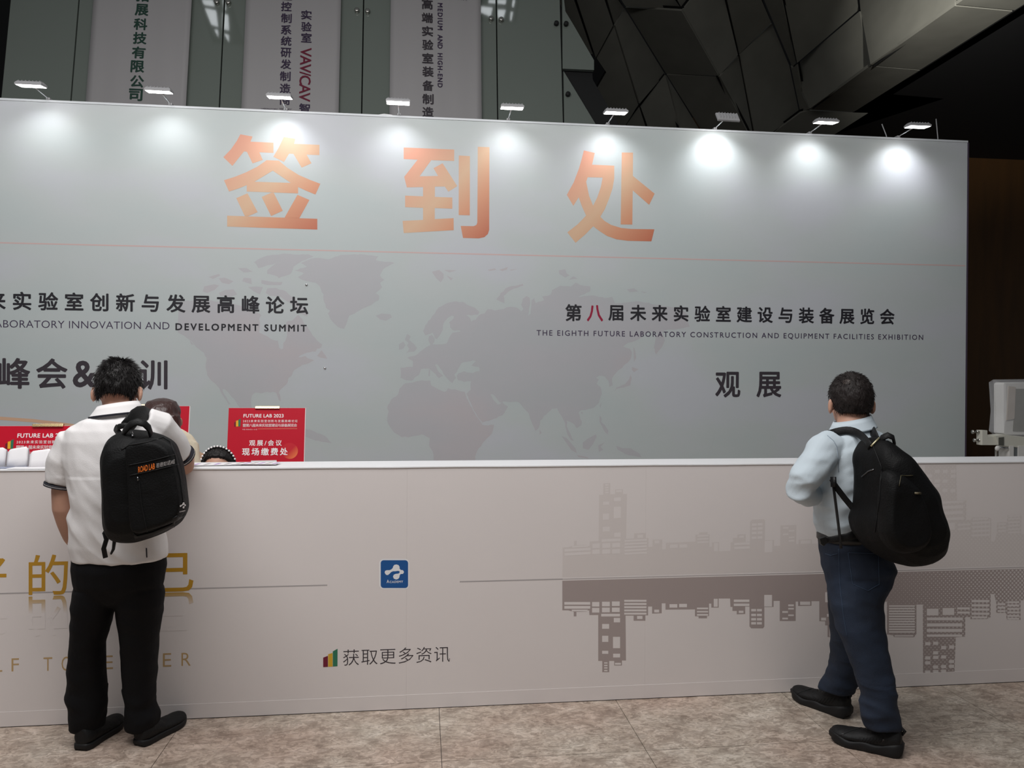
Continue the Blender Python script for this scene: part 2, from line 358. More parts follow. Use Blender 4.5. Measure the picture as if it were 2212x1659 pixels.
MB().prism([p0-dd*9, p0+dd*14, p0+dd*14+sd*14, p0-dd*9+sd*14], (0, 0, .05)).build('ceiling_board', M_black, sof)
for o in (sof.children[-1],): o.location.z = .22
for k in range(34):
    a = p0+sd*(.30+k*.13); MB().box((0, 0, 0), (1, 1, 1))
    s0 = a-dd*1.2; s1 = a+dd*7
    MB().prism([s0+Vector((0, 0, .1)), s0+sd*.05+Vector((0, 0, .1)), s1+sd*.05+Vector((0, 0, .1)), s1+Vector((0, 0, .1))], (0, 0, .08)).build('ceiling_slat', M_slat, sof)
MB().prism([p0-dd*2+sd*.02, p0-dd*2+sd*.16, p0+dd*8+sd*.16, p0+dd*8+sd*.02], (0, 0, .2)).build('ceiling_edge', M_black, sof)
c = onZ(2090, 150, ZS+.08); MB().tube([c, c+Vector((0, 0, .05))], [.11, .11], 20).build('downlight_ring', mat('dim_downlight', (60, 60, 62), .6), sof)
struct(MB().box((3.2, 13, 0), (14, 13.2, 6.2)).build('wall_far', M_brown), 'dark brown wall behind the backdrop')
struct(MB().box((-24, 13.6, 0), (16, 13.8, 16)).build('wall_rear', M_black), 'black rear wall of the hall')
struct(MB().box((3.25, 12.9, 0), (14, 12.99, .12)).build('baseboard_far', M_black), 'black skirting of the brown wall')

# spotlight washing the corner of the soffit (its body hangs just above the picture)
lb = onZ(2085, -75, 4.95)
sl = thing('ceiling_spotlight', 'ceiling spotlight washing the soffit corner above the slatted ceiling', 'lamp', lb)
mb = MB(); mb.tube([lb+Vector((0, -.02, .02)), lb+Vector((0, -.10, .05)), lb+Vector((0, -.16, .07))], [.05, .05, .03], 14); mb.build('housing', M_seam, sl, True)
MB().tube([lb+Vector((0, -.1, .08)), lb+Vector((0, -.1, 3.0))], .008, 8).build('suspension_rod', M_seam, sl, True)
l = bpy.data.lights.new('spot_bulb', 'SPOT'); l.energy = 700; l.spot_size = math.radians(42); l.spot_blend = .9; l.shadow_soft_size = .05; l.color = (1, .98, .93); lo = bpy.data.objects.new('spot_bulb', l); COL.objects.link(lo); lo.location = lb+Vector((.02, .03, .01)); lo.rotation_euler = (onZ(2085, 5, ZS)-lb).to_track_quat('-Z', 'Y').to_euler(); setp(lo, sl)

# roof windows above the camera side of the hall, seen only as reflections in the glass facade
M_pane = mat('lit_roof_pane', (240, 246, 250), .3, emit=5)
for nm, x0, y0, cells in (('window_1', -4.8, 1.2, [[(-4.77,1.15),(-4.55,1.16),(-4.55,1.0),(-4.76,1.03)],[(-4.77,.91),(-4.55,.86),(-4.62,.4),(-4.75,.45)],[(-4.42,.8),(-4.32,.75),(-4.4,.31),(-4.53,.34)],[(-4.72,.28),(-4.65,.29),(-4.69,.08)],[(-4.53,.18),(-4.44,.14),(-4.49,-.06)],[(-4.33,1.18),(-4.28,1.18),(-4.33,.91),(-4.37,.93)]]),
  ('window_2', 1.2, 1.7, [[(1.27,1.29),(1.28,1.44),(1.53,1.42),(1.51,1.18)],[(1.65,1.38),(1.83,1.38),(1.8,1.14),(1.67,1.17)],[(1.62,1.65),(1.81,1.67),(1.81,1.56),(1.63,1.57)],[(1.43,1.64),(1.59,1.65),(1.6,1.57),(1.43,1.57)],[(1.95,1.34),(2.0,1.33),(1.99,1.09),(1.96,1.11)],[(1.96,1.68),(2.01,1.68),(2.0,1.49),(1.96,1.51)]])):
    xs_ = [x for c in cells for x, y in c]; ys_ = [y for c in cells for x, y in c]
    wn = struct(MB().box((min(xs_)-.1, min(ys_)-.1, 12.53), (max(xs_)+.1, max(ys_)+.1, 12.6)).build(nm, M_seam), 'lit roof window over the hall')
    for c in cells: MB().prism([(x, y, 12.5) for x, y in c], (0, 0, .02)).build('window_pane', M_pane, wn)
# ------------------------------------------------------------------ printed backdrop
def cloudy(name, c1, c2, c3):
    m = bpy.data.materials.new(name); m.use_nodes = True; nt = m.node_tree; b = nt.nodes['Principled BSDF']; N = nt.nodes.new; Lk = nt.links.new
    g = N('ShaderNodeTexCoord'); mp = N('ShaderNodeMapping'); mp.inputs['Scale'].default_value = (.55, 1, 1.1); Lk(g.outputs['Object'], mp.inputs[0])
    n = N('ShaderNodeTexNoise'); n.inputs['Scale'].default_value = 1.6; n.inputs['Detail'].default_value = 5; Lk(mp.outputs[0], n.inputs[0])
    r = N('ShaderNodeValToRGB'); e = r.color_ramp.elements; e[0].position = .36; e[0].color = lin(c1)+(1,); e[1].position = .64; e[1].color = lin(c3)+(1,); q = e.new(.5); q.color = lin(c2)+(1,)
    Lk(n.outputs[0], r.inputs[0]); Lk(r.outputs[0], b.inputs['Base Color']); b.inputs['Roughness'].default_value = .5; b.inputs['Specular IOR Level'].default_value = .35
    n2 = N('ShaderNodeTexNoise'); n2.inputs['Scale'].default_value = 1.2; n2.inputs['Detail'].default_value = 2; Lk(g.outputs['Object'], n2.inputs[0])
    bp = N('ShaderNodeBump'); bp.inputs['Strength'].default_value = .12; bp.inputs['Distance'].default_value = .02; Lk(n2.outputs[0], bp.inputs['Height']); Lk(bp.outputs[0], b.inputs['Normal'])
    return m
M_bd = cloudy('backdrop_print', (178, 186, 186), (181, 187, 187), (184, 187, 192))
M_map = cloudy('map_print', (173, 175, 178), (176, 175, 179), (180, 175, 178))
def orange():
    m = bpy.data.materials.new('orange_print'); m.use_nodes = True; nt = m.node_tree; b = nt.nodes['Principled BSDF']; N = nt.nodes.new; Lk = nt.links.new
    g = N('ShaderNodeTexCoord'); s = N('ShaderNodeSeparateXYZ'); Lk(g.outputs['Generated'], s.inputs[0])
    a = N('ShaderNodeMath'); a.operation = 'SUBTRACT'; Lk(s.outputs[0], a.inputs[0]); Lk(s.outputs[2], a.inputs[1])
    k = N('ShaderNodeMath'); k.operation = 'MULTIPLY_ADD'; k.inputs[1].default_value = .5; k.inputs[2].default_value = .5; Lk(a.outputs[0], k.inputs[0])
    r = N('ShaderNodeValToRGB'); e = r.color_ramp.elements; e[0].position = .1; e[0].color = lin((208, 146, 122))+(1,); e[1].position = 1; e[1].color = lin((180, 98, 72))+(1,)
    for p, c in ((.5, (202, 168, 138)), (.72, (200, 142, 110))): q = e.new(p); q.color = lin(c)+(1,)
    Lk(k.outputs[0], r.inputs[0]); Lk(r.outputs[0], b.inputs['Base Color']); b.inputs['Roughness'].default_value = .5; return m
M_or = orange()
ZT = 3.54; XR = 4.325; XL = -6.2
bd = thing('printed_backdrop', 'tall pale grey printed backdrop wall with three big orange characters', 'backdrop', ((XL+XR)/2, YB, 0))
MB().box((XL, YB, 0), (XR, YB+.1, ZT-.012)).build('panel', M_bd, bd)
MB().box((XL, YB-.004, ZT-.012), (XR+.004, YB+.104, ZT+.004)).build('top_trim', mat('trim_grey', (196, 200, 204), .4), bd, bevel=.002)
MB().box((XR, YB-.003, 0), (XR+.012, YB+.104, ZT-.012)).build('end_trim', mat('end_trim', (70, 60, 76), .5), bd)
def holes(mb, loops):
    pts = [p for l in loops for p in l]; return mb.add(pts, [tuple(q) for q in tessellate_polygon(loops)])
def zpx(poly, ox, oy, s): return [(ox+x/s, oy+y/s) for x, y in poly]
def big(polys, ox, oy, s):
    mb = MB()
    for p in polys:
        loops = p if isinstance(p[0], list) else [p]
        holes(mb, [print_poly(BD, zpx(l, ox, oy, s), .0005) for l in loops])
    return mb.build('big_character', M_or, bd)
big([[(425,185),(587,215),(560,283),(865,297),(865,432),(678,424),(723,525),(588,572),(513,418),(474,412),(320,605),(200,488),(300,385),(380,270)],
 [(1002,220),(1155,245),(1138,312),(1475,325),(1475,462),(1305,455),(1370,570),(1240,628),(1130,445),(1072,442),(1005,552),(863,483),(930,370)],
 [[(775,528),(938,535),(1050,630),(1200,725),(1350,790),(1487,842),(1422,985),(1300,935),(1192,885),(1192,970),(510,945),(510,860),(400,905),(275,945),(208,795),(350,750),(500,690),(650,615)],[(855,668),(1095,830),(612,815)]],
 [(520,968),(655,1218),(530,1272),(485,1272),(372,1033)], [(835,960),(868,960),(988,1200),(833,1270),(708,1017)],
 [(1183,988),(1342,1057),(1208,1300),(1012,1292)], [(250,1265),(1447,1307),(1447,1450),(250,1410)]], 450, 260, 6.145)
big([[(213,190),(937,220),(937,383),(608,372),(440,603),(705,598),(640,487),(770,415),(980,743),(853,825),(803,750),(660,752),(660,898),(910,907),(910,1068),(658,1058),(658,1217),(928,1203),(930,1375),(213,1417),(197,1243),(490,1228),(490,1056),(233,1045),(233,880),(490,890),(490,757),(257,762),(220,610),(412,365),(213,355)],
 [(1003,305),(1162,313),(1160,1163),(1001,1158)],
 [(1275,180),(1442,185),(1438,1370),(1420,1430),(1370,1475),(1290,1493),(1063,1487),(1030,1315),(1215,1318),(1255,1300),(1268,1265)]], 840, 290, 6.637)
big([[[(492,172),(655,210),(615,385),(946,400),(946,590),(920,740),(870,890),(805,1050),(738,1162),(800,1225),(900,1285),(1050,1330),(1200,1345),(1545,1350),(1500,1530),(1150,1522),(980,1500),(840,1450),(730,1380),(632,1305),(520,1420),(368,1552),(245,1395),(400,1275),(525,1145),(460,1000),(415,872),(335,1000),(238,835),(340,650),(420,440),(460,300)],[(550,573),(772,578),(745,720),(690,880),(630,997),(570,850),(527,640)]],
 [(1058,203),(1226,205),(1224,553),(1548,818),(1467,985),(1222,770),(1215,1280),(1042,1277)]], 1190, 300, 6.911)
# red rule
a = BD.uv(0, 524); b = BD.uv(2084, 574); zl = (a[1]+b[1])/2
MB().box((XL, YB-.0003, zl-.005), (XR-.01, YB, zl+.004)).build('red_rule', mat('red_rule', (196, 168, 165), .6), bd)
# world map
Z5 = (400, 500, 3.16); Z6 = (800, 500, 3.16)
LAND5 = [[(-50,480),(60,470),(150,470),(250,480),(350,500),(420,520),(480,540),(520,575),(505,600),(510,640),(505,690),(560,715),(600,740),(632,745),(640,790),(655,805),(668,800),(670,760),(690,730),(695,690),(680,650),(690,620),(740,600),(770,570),(800,600),(820,640),(845,670),(870,710),(900,745),(935,770),(930,790),(900,800),(890,820),(850,825),(800,840),(770,860),(820,850),(850,870),(880,880),(830,905),(800,910),(770,930),(745,945),(730,980),(705,1000),(700,1030),(690,1045),(655,1075),(640,1100),(650,1130),(652,1160),(638,1150),(630,1125),(620,1100),(560,1095),(520,1105),(480,1100),(455,1120),(450,1160),(455,1230),(430,1240),(400,1215),(370,1200),(345,1160),(310,1120),(280,1085),(255,1075),(265,1110),(290,1150),(310,1180),(295,1180),(270,1140),(250,1110),(235,1075),(215,1050),(180,1020),(150,980),(140,920),(145,860),(130,830),(90,800),(60,770),(30,740),(-10,710),(-50,690)],
 [(130,375),(200,360),(230,370),(200,400),(150,420),(120,410)], [(230,320),(270,315),(330,340),(300,360),(250,350)], [(230,420),(270,400),(330,395),(355,430),(300,450),(240,440)],
 [(400,315),(450,320),(455,360),(420,350),(390,340)], [(520,330),(600,345),(665,345),(655,365),(560,365),(520,355)], [(430,380),(480,375),(530,380),(510,430),(470,410)],
 [(560,390),(620,385),(690,410),(760,470),(830,540),(835,580),(790,560),(700,480),(640,440),(580,440),(550,420)],
 [(470,210),(500,190),(560,165),(620,160),(680,150),(760,158),(840,155),(875,170),(800,200),(740,240),(720,290),(640,320),(610,300),(560,290),(560,265),(620,215),(540,240),(500,250)],
 [(360,250),(420,250),(460,275),(400,280)], [(160,310),(230,290),(240,300),(190,325)], [(900,850),(930,810),(960,850),(970,870),(920,860)],
 [(745,265),(830,240),(790,215),(860,185),(910,180),(980,190),(1060,160),(1130,158),(1200,155),(1320,170),(1300,195),(1430,215),(1390,235),(1350,260),(1330,300),(1360,330),(1330,350),(1345,380),(1300,420),(1325,440),(1320,470),(1250,510),(1190,540),(1120,575),(1105,620),(1085,665),(1040,650),(1000,610),(975,560),(990,540),(960,520),(945,470),(945,430),(925,390),(890,350),(800,330),(770,310),(810,285)],
 [(1300,575),(1340,560),(1400,565),(1412,585),(1370,610),(1330,600)], [(815,1345),(870,1360),(920,1380),(970,1410),(1000,1445),(930,1435),(870,1420),(815,1400)],
 [(30,740),(50,760),(60,775),(40,770)]]
LAND6 = [[(420,275),(470,262),(500,290),(500,320),(480,348),(450,320)], [(500,262),(590,265),(540,280)], [(520,300),(565,320),(550,335)],
 [(250,700),(275,715),(265,740),(300,770),(320,795),(300,820),(245,830),(265,800),(250,780),(260,760),(235,740)], [(195,770),(225,752),(240,775),(225,800),(195,808)],
 [(205,930),(290,925),(290,885),(250,862),(300,850),(340,820),(380,790),(410,775),(395,740),(400,715),(420,705),(440,738),(425,770),(470,770),(520,765),(540,720),(560,692),(615,684),(613,676),(560,672),(545,655),(537,620),(570,590),(570,578),(555,575),(520,600),(495,640),(495,670),(480,700),(455,735),(440,730),(425,690),(375,710),(360,680),(375,640),(410,600),(440,560),(465,520),(520,490),(570,478),(630,480),(660,500),(720,525),(745,550),(735,568),(690,573),(655,570),(680,590),(690,615),(720,602),(740,575),(780,560),(800,530),(850,540),(900,530),(950,515),(1000,520),(1030,545),(1045,530),(1030,500),(1040,460),(1065,440),(1085,450),(1090,500),(1075,575),(1095,560),(1100,470),(1120,455),(1130,490),(1185,470),(1170,445),(1230,430),(1240,400),(1300,370),(1370,375),(1400,350),(1430,365),(1500,375),(1500,410),(1420,448),(1460,440),(1540,440),(1600,455),(1650,445),(1670,490),(1750,485),(1790,480),(1850,480),(1950,500),(2100,520),(2160,560),(2180,650),(2100,665),(2030,670),(1990,690),(2010,745),(1990,790),(1950,840),(1935,790),(1945,740),(1960,700),(1920,680),(1880,700),(1830,735),(1760,760),(1725,785),(1770,800),(1785,830),(1770,880),(1750,900),(1720,930),(1690,950),(1660,985),(1650,1010),(1655,1050),(1630,1060),(1625,1020),(1600,990),(1560,985),(1540,1000),(1560,1010),(1545,1040),(1570,1060),(1580,1110),(1560,1170),(1530,1200),(1480,1215),(1440,1220),(1420,1240),(1430,1265),(1445,1300),(1440,1325),(1410,1345),(1395,1320),(1365,1300),(1340,1290),(1340,1330),(1370,1390),(1390,1430),(1370,1425),(1340,1370),(1330,1310),(1310,1270),(1290,1240),(1275,1205),(1240,1210),(1200,1250),(1160,1290),(1150,1340),(1125,1360),(1100,1300),(1080,1240),(1060,1220),(1010,1165),(960,1165),(910,1160),(885,1168),(835,1110),(820,1112),(840,1150),(870,1182),(900,1165),(940,1195),(915,1240),(860,1275),(765,1305),(730,1260),(690,1180),(655,1108),(685,1080),(688,1022),(640,1027),(600,1017),(590,985),(602,968),(640,953),(700,967),(745,952),(740,925),(690,915),(720,885),(700,880),(660,890),(620,900),(598,940),(588,962),(573,977),(585,1000),(560,1035),(540,1020),(510,987),(490,950),(455,905),(440,912),(455,940),(498,988),(470,1002),(430,960),(400,935),(345,940),(330,980),(300,1000),(280,1020),(240,1015),(205,1000)],
 [(240,1035),(330,1020),(410,1018),(415,1050),(460,1075),(510,1095),(530,1070),(600,1085),(645,1095),(665,1150),(700,1220),(740,1280),(765,1320),(845,1320),(830,1380),(780,1430),(740,1480),(720,1520),(712,1600),(440,1600),(425,1500),(400,1460),(405,1410),(350,1385),(280,1400),(215,1405),(160,1370),(125,1320),(115,1290),(125,1230),(115,1205),(140,1150),(190,1110),(200,1070)],
 [(860,465),(890,420),(940,380),(1040,357),(1045,370),(960,400),(910,440),(915,490),(890,480)], [(1285,265),(1330,258),(1340,285),(1360,300),(1330,315),(1290,290)], [(1355,330),(1385,305),(1415,322)],
 [(1750,395),(1800,388),(1830,410),(1770,415)], [(1845,410),(1890,415),(1870,421)], [(1785,925),(1830,940),(1800,960),(1785,945)],
 [(1775,975),(1785,1000),(1775,1050),(1730,1065),(1680,1075),(1665,1095),(1680,1065),(1740,1040),(1765,1010)], [(1795,790),(1805,800),(1815,860),(1800,890)],
 [(1565,1190),(1578,1165),(1572,1205)], [(1435,1235),(1450,1232),(1448,1250)], [(1565,1255),(1580,1280),(1575,1300),(1600,1320),(1625,1360),(1620,1385),(1590,1350),(1565,1300)], [(1155,1350),(1170,1375),(1155,1388)],
 [(1305,1395),(1340,1410),(1400,1480),(1410,1515),(1370,1490)], [(1410,1525),(1480,1540),(1490,1550),(1420,1540)], [(1450,1440),(1490,1410),(1540,1385),(1545,1400),(1520,1450),(1490,1490),(1450,1480)],
 [(1555,1460),(1600,1440),(1570,1470),(1590,1490),(1560,1505)], [(1680,1465),(1720,1480),(1780,1480),(1840,1520),(1850,1540),(1790,1530),(1740,1520),(1690,1490)],
 [(400,938),(408,950),(405,990),(396,985)], [(800,262),(850,252),(860,262),(815,270)], [(880,262),(940,242),(930,262),(900,270)], [(950,262),(1005,255),(960,268)]]
mb = MB()
random.seed(3)
def rough_edge(l):                      # break long coast segments into small wiggles
    out = []
    for i, p in enumerate(l):
        q = l[(i+1) % len(l)]; d = math.hypot(q[0]-p[0], q[1]-p[1]); out.append(p); k = int(d//26)
        for j in range(1, k+1):
            t = j/(k+1); out.append((p[0]+(q[0]-p[0])*t+random.uniform(-4, 4), p[1]+(q[1]-p[1])*t+random.uniform(-4, 4)))
    return out
for L, Z in ((LAND5, Z5), (LAND6, Z6)):
    for l in L: mb.poly(print_poly(BD, zpx(rough_edge(l) if len(l) > 7 else l, *Z), .0002))
mb.build('world_map', M_map, bd)
# gold arc at the lower left
top = [(-60, 899), (0, 900), (70, 905), (130, 912), (200, 922), (300, 941), (380, 960), (418, 970), (445, 982), (470, 1000)]
mb = MB(); pts = top+[(x-2, y+7+max(0, (x-150)*.022)) for x, y in reversed(top)]; mb.poly(print_poly(BD, pts, .0004)); mb.build('gold_arc', mat('gold_arc', (206, 168, 140), .6), bd)
def letter(s, x0, y0, x1, y1, m, bold=0, ye=None, plane=BD, par=bd):
    mb = MB(); text_px(mb, s, plane, x0, y0, x1, y1, bold, 0, ye); return mb.build('lettering', m, par)
letter('来实验室创新与发展高峰论坛', -31, 642, 666, 681, M_ink, .026, (627, 667.5))
letter('ABORATORY INNOVATION AND', -12, 697, 366, 712.5, M_inkp, -.006, (690, 706.5))
letter('L', -26, 689.5, -17, 705.5, M_inkp, -.006); letter('未', -87, 625.5, -47, 665, M_ink, .026)
letter('DEVELOPMENT SUMMIT', 379, 702, 662.5, 717.5, M_ink, .03, (697.5, 713))
for ch, x0, y0, x1, y1 in (('峰', -4, 773, 65.6, 840), ('会', 78, 774, 146, 840), ('&', 157, 779, 207, 837), ('培', 212, 776, 281, 841), ('训', 300, 778, 362, 842)):
    letter(ch, x0, y0, x1, y1, M_ink2, .022)
letter('第', 1221, 657, 1256.4, 694, M_ink, .026); letter('八', 1267.7, 659, 1303, 694.5, M_mag, .026)
letter('届未来实验室建设与装备展览会', 1314, 664.5, 1932.3, 699.5, M_ink, .026, (659.5, 695))
letter('THE EIGHTH FUTURE LABORATORY CONSTRUCTION AND EQUIPMENT FACILITIES EXHIBITION', 1159, 721.7, 1994, 735, M_inkp, .008, (714.5, 728.5))
letter('观', 1545, 803, 1599.5, 859, M_ink2, .022); letter('展', 1634, 803, 1688, 858.5, M_ink2, .022)
for px, py in ((662, 615), (702, 795)):
    u, v = BD.uv(px, py); MB().tube([(u, YB, v), (u, YB-.005, v), (u, YB-.008, v)], [.009, .009, .004], 10).build('screw_head', M_chrome, bd, True)

# ------------------------------------------------------------------ arm lights clipped on top of the backdrop
LAMPS = [(104, 219, 'leftmost lit arm light on top of the backdrop'), (368, 230, 'lit arm light in front of the green lettered banner'),
 (617, 243, 'lit arm light in front of the crimson lettered banner'), (862, 254, 'lit arm light in front of the banner with the sideways English line'),
 (1098, 262, 'lit arm light between the middle and right big orange characters'), (1313, 272, 'lit arm light above the rightmost big orange character'),
 (1545, 283, 'arm light turned to the wall, dark housing towards the viewer'), (1750, 288, 'second lit arm light from the right end of the backdrop'), (1941, 293, 'rightmost lit arm light on top of the backdrop')]
ARML = .235
for i, (bx, by, lab) in enumerate(LAMPS):
    X = BD.uv(bx, by)[0]; zt = ZT
    t = thing('arm_light', lab, 'lamp', (X, YB, zt), 'arm lights along the backdrop')
    MB().box((X-.012, YB-.006, zt+.0045), (X+.012, YB+.104, zt+.02)).build('clamp', M_lampbody, t, bevel=.002)
    hy = YB-ARML; hz = zt+.012
    MB().tube([(X, YB+.03, zt+.012), (X, YB-.02, zt+.016), (X, hy+.02, hz+.012)], .0045, 8).build('arm', M_chrome, t, True)
    tilt = math.radians(50 if i == 6 else random.uniform(4, 9))
    rot = Matrix.Rotation(tilt, 3, 'X') @ Matrix.Rotation(random.uniform(-.05, .05), 3, 'Z')
    c = Vector((X, hy, hz))
    def P(x, y, z): return c+rot @ Vector((x, y, z))
    w, d = .083, .045
    mb = MB(); mb.loft([[P(-w, -d, 0), P(w, -d, 0), P(w, d, 0), P(-w, d, 0)], [P(-w, -d, .012), P(w, -d, .012), P(w, d, .012), P(-w, d, .012)], [P(-w*.9, -d*.55, .026), P(w*.9, -d*.55, .026), P(w*.9, d*.55, .026), P(-w*.9, d*.55, .026)]]); mb.build('housing', M_lampbody, t)
    for k in range(7):
        xx = -w*.8+k*w*.267; MB().prism([P(xx, -d*.9, .012), P(xx, d*.9, .012), P(xx, d*.6, .031), P(xx, -d*.6, .031)], (.003, 0, 0)).build('cooling_fin', M_lampbody, t)
    mb = MB(); mb.prism([P(-w*.93, -d*.92, -.002), P(w*.93, -d*.92, -.002), P(w*.93, d*.92, -.002), P(-w*.93, d*.92, -.002)], rot @ Vector((0, 0, .003))); mb.build('led_panel', M_led, t)
    l = bpy.data.lights.new('led_beam', 'SPOT'); l.energy = (4.0, 3.6, 6.6, 4.2, 4.6, 6.8, 12, 8.0, 11.5)[i]; l.spot_size = math.radians(112); l.spot_blend = 1; l.shadow_soft_size = .04; l.color = (.94, .955, 1.0)
    lo = bpy.data.objects.new('led_beam', l); COL.objects.link(lo); lo.location = P(0, .01, -.02)
    lo.rotation_euler = Vector((0, .50, -.87)).to_track_quat('-Z', 'Y').to_euler(); setp(lo, t)
for (x0, y0, x1, y1, lab) in ((1905, 268, 1915, 294, 'bare thin rod leaning beside the rightmost arm light'), (2022, 257, 2026, 299, 'bare upright thin rod near the right end of the backdrop')):
    a = onY(x1, y1, YB+.05); b = onY(x0, y0, YB+.05)
    tag(MB().tube([a-Vector((0, 0, .04)), a, b], .004, 8).build('metal_rod', M_lampbody, None, True), lab, 'rod')
pts = [onY(x, y, YB+.05) for x, y in ((796, 253), (815, 249), (830, 247), (846, 249), (860, 255))]
tag(MB().tube(pts, .004, 8).build('cable', M_white, None, True), 'white cable looping above the backdrop edge', 'cable')

# ------------------------------------------------------------------ registration counter
CX0, CX1 = -5.0, 6.2
ct = thing('registration_counter', 'long white registration counter with printed skyline front', 'counter', (.5, YC, 0))
seams = [CX0]+[-.07+1.2*k for k in range(-4, 6)]+[CX1]
for a, b in zip(seams[:-1], seams[1:]):
    MB().box((a+.00012, YC, .004), (b-.00012, YC+.018, ZC-.004)).build('front_panel', M_front, ct)
    MB().box((a+.00012, YC-.0012, .004), (b-.00012, YC, .072)).build('skirting_strip', M_front, ct)
MB().box((CX0, YC+.02, .0), (CX1, YC+.25, ZC-.03)).build('carcass', M_white, ct)
MB().box((CX0, YC+.003, 0), (CX1, YC+.02, .004)).build('shadow_gap', M_seam, ct)
n = 60; mb = MB()
for i in range(n+1):
    x = CX0+(CX1-CX0)*i/n; w = .0022*noise.noise(Vector((x*3, 0, 0)))
    for y, z in ((YC-.004, ZC-.005+w), (YC-.004, ZC+w*.5), (YC+.268, ZC), (YC+.268, ZC-.028), (YC+.0, ZC-.006)): mb.v.append(Vector((x, y, z)))
for i in range(n):
    for j in range(5): mb.f.append((5*i+j, 5*i+(j+1) % 5, 5*i+5+(j+1) % 5, 5*i+5+j))
mb.f += [tuple(range(5)), tuple(range(5*n, 5*n+5))]
mb.build('counter_top', M_white, ct)
# skyline print: traced below the horizon line, mirrored above it
M_sky = None
def skyline_mat(name, dark, pale):
    m = bpy.data.materials.new(name); m.use_nodes = True; nt = m.node_tree; b = nt.nodes['Principled BSDF']; N = nt.nodes.new; Lk = nt.links.new
    g = N('ShaderNodeTexCoord'); s = N('ShaderNodeSeparateXYZ'); Lk(g.outputs['Object'], s.inputs[0])
    mp = N('ShaderNodeMapping'); mp.inputs['Rotation'].default_value = (0, math.radians(45), 0); mp.inputs['Scale'].default_value = (62, 0, 62); Lk(g.outputs['Object'], mp.inputs[0])
    v = N('ShaderNodeTexVoronoi'); v.inputs['Scale'].default_value = 1; v.inputs['Randomness'].default_value = 0; Lk(mp.outputs[0], v.inputs[0])
    mr = N('ShaderNodeMapRange'); mr.inputs['From Min'].default_value = 2.2; mr.inputs['From Max'].default_value = 3.3; mr.inputs['To Min'].default_value = 0.0; mr.inputs['To Max'].default_value = .42; Lk(s.outputs[0], mr.inputs[0])
    lt = N('ShaderNodeMath'); lt.operation = 'LESS_THAN'; Lk(v.outputs['Distance'], lt.inputs[0]); Lk(mr.outputs[0], lt.inputs[1])
    mx = N('ShaderNodeMixRGB'); Lk(lt.outputs[0], mx.inputs[0]); mx.inputs[1].default_value = lin(dark)+(1,); mx.inputs[2].default_value = lin(pale)+(1,)
    Lk(mx.outputs[0], b.inputs['Base Color']); b.inputs['Roughness'].default_value = .5; return m
M_sky1 = skyline_mat('skyline_dark', (168, 155, 152), (208, 200, 198)); M_sky2 = skyline_mat('skyline_faint', (217, 209, 206), (222, 215, 212))
ZL = .621
A5 = (1180, 1000, 3.456); A4 = (1600, 1160, 3.325)
base = zpx([(120,866),(120,1100),(165,1100),(205,1112),(205,1145),(225,1145),(225,1112),(300,1110),(320,1098),(322,1135),(388,1135),(388,1478),(418,1478),(418,1562),(470,1562),(470,1478),(507,1478),(507,1512),(565,1512),(565,1475),(595,1475),(592,1140),(652,1140),(652,1178),(740,1178),(740,1138),(760,1138),(760,1072),(790,1072),(790,1125),(862,1122),(862,1048),(890,1048),(890,1095),(1110,1093),(1110,1145),(1137,1145),(1137,1160),(1200,1160),(1200,1143),(1215,1143),(1215,1050),(1232,1050),(1232,1080),(1287,1080),(1287,1012),(1372,1012),(1375,1075),(1390,1075),(1390,1105),(1422,1105),(1422,1130),(1485,1128),(1485,1072),(1517,1072),(1517,1220),(1530,1235),(1618,1235),(1628,1222),(1628,1076),(1697,1075),(1697,1030),(1743,1030),(1743,1180),(1862,1180),(1862,1035),(1880,1035),(1880,1068),(1980,1066),(1980,1032),(2038,1032),(2038,1182),(2082,1182),(2082,1213),(2100,1213),(2100,1300),(2143,1300)], *A5)
base += zpx([(680,715),(680,465),(1050,465),(1050,700),(1095,705),(1100,718),(1245,720),(1262,695),(1262,485),(1308,485),(1310,1065),(1380,1060),(1535,985),(1545,720),(1613,715),(1613,575),(1650,575),(1650,590),(1770,588),(1795,575),(1795,410),(1820,410),(1835,470),(1835,545),(1905,545),(1910,595),(2010,595),(2010,455),(2140,450),(2140,520),(2240,518),(2240,460),(2400,455)], *A4)
WIN5 = [(135,1038,328,1058),(135,1068,328,1088),(190,1095,310,1108),(342,1038,396,1072),(416,1036,474,1070),(490,1034,548,1068),(342,1082,396,1117),(416,1080,474,1115),(490,1080,548,1113),(410,1126,550,1146),(504,1157,551,1190),(417,1202,469,1238),(417,1290,463,1336),(498,1298,551,1383),(417,1402,463,1425),(499,1424,551,1452),(582,1022,748,1036),(582,1046,748,1060),(582,1070,748,1084),(582,1094,748,1108),(582,1118,748,1132),(678,1142,718,1165),(806,1095,842,1116),(920,1054,978,1080),(992,1052,1050,1077),(1125,1080,1208,1092),(1125,1105,1208,1116),(1125,1128,1208,1140),(1250,1014,1280,1074),(1400,1020,1516,1038),(1400,1050,1516,1068),(1437,1103,1472,1120),(1627,985,1685,1072),(1806,1056,1848,1070),(1806,1082,1848,1094),(1762,1106,1804,1119),(1806,1131,1848,1143),(1762,1155,1804,1168),(1895,1035,1970,1060),(2082,965,2143,1040),(2052,1155,2088,1176),(2095,1127,2135,1148),(2115,1215,2143,1295)]
WIN5 += [(432, y, 457, y+10) for y in (1488, 1507, 1525, 1545)]+[(513, 1492, 557, 1506)]+[(x, y, x+36, y+18) for x in (1530, 1573) for y in (1090, 1126, 1158, 1188)]
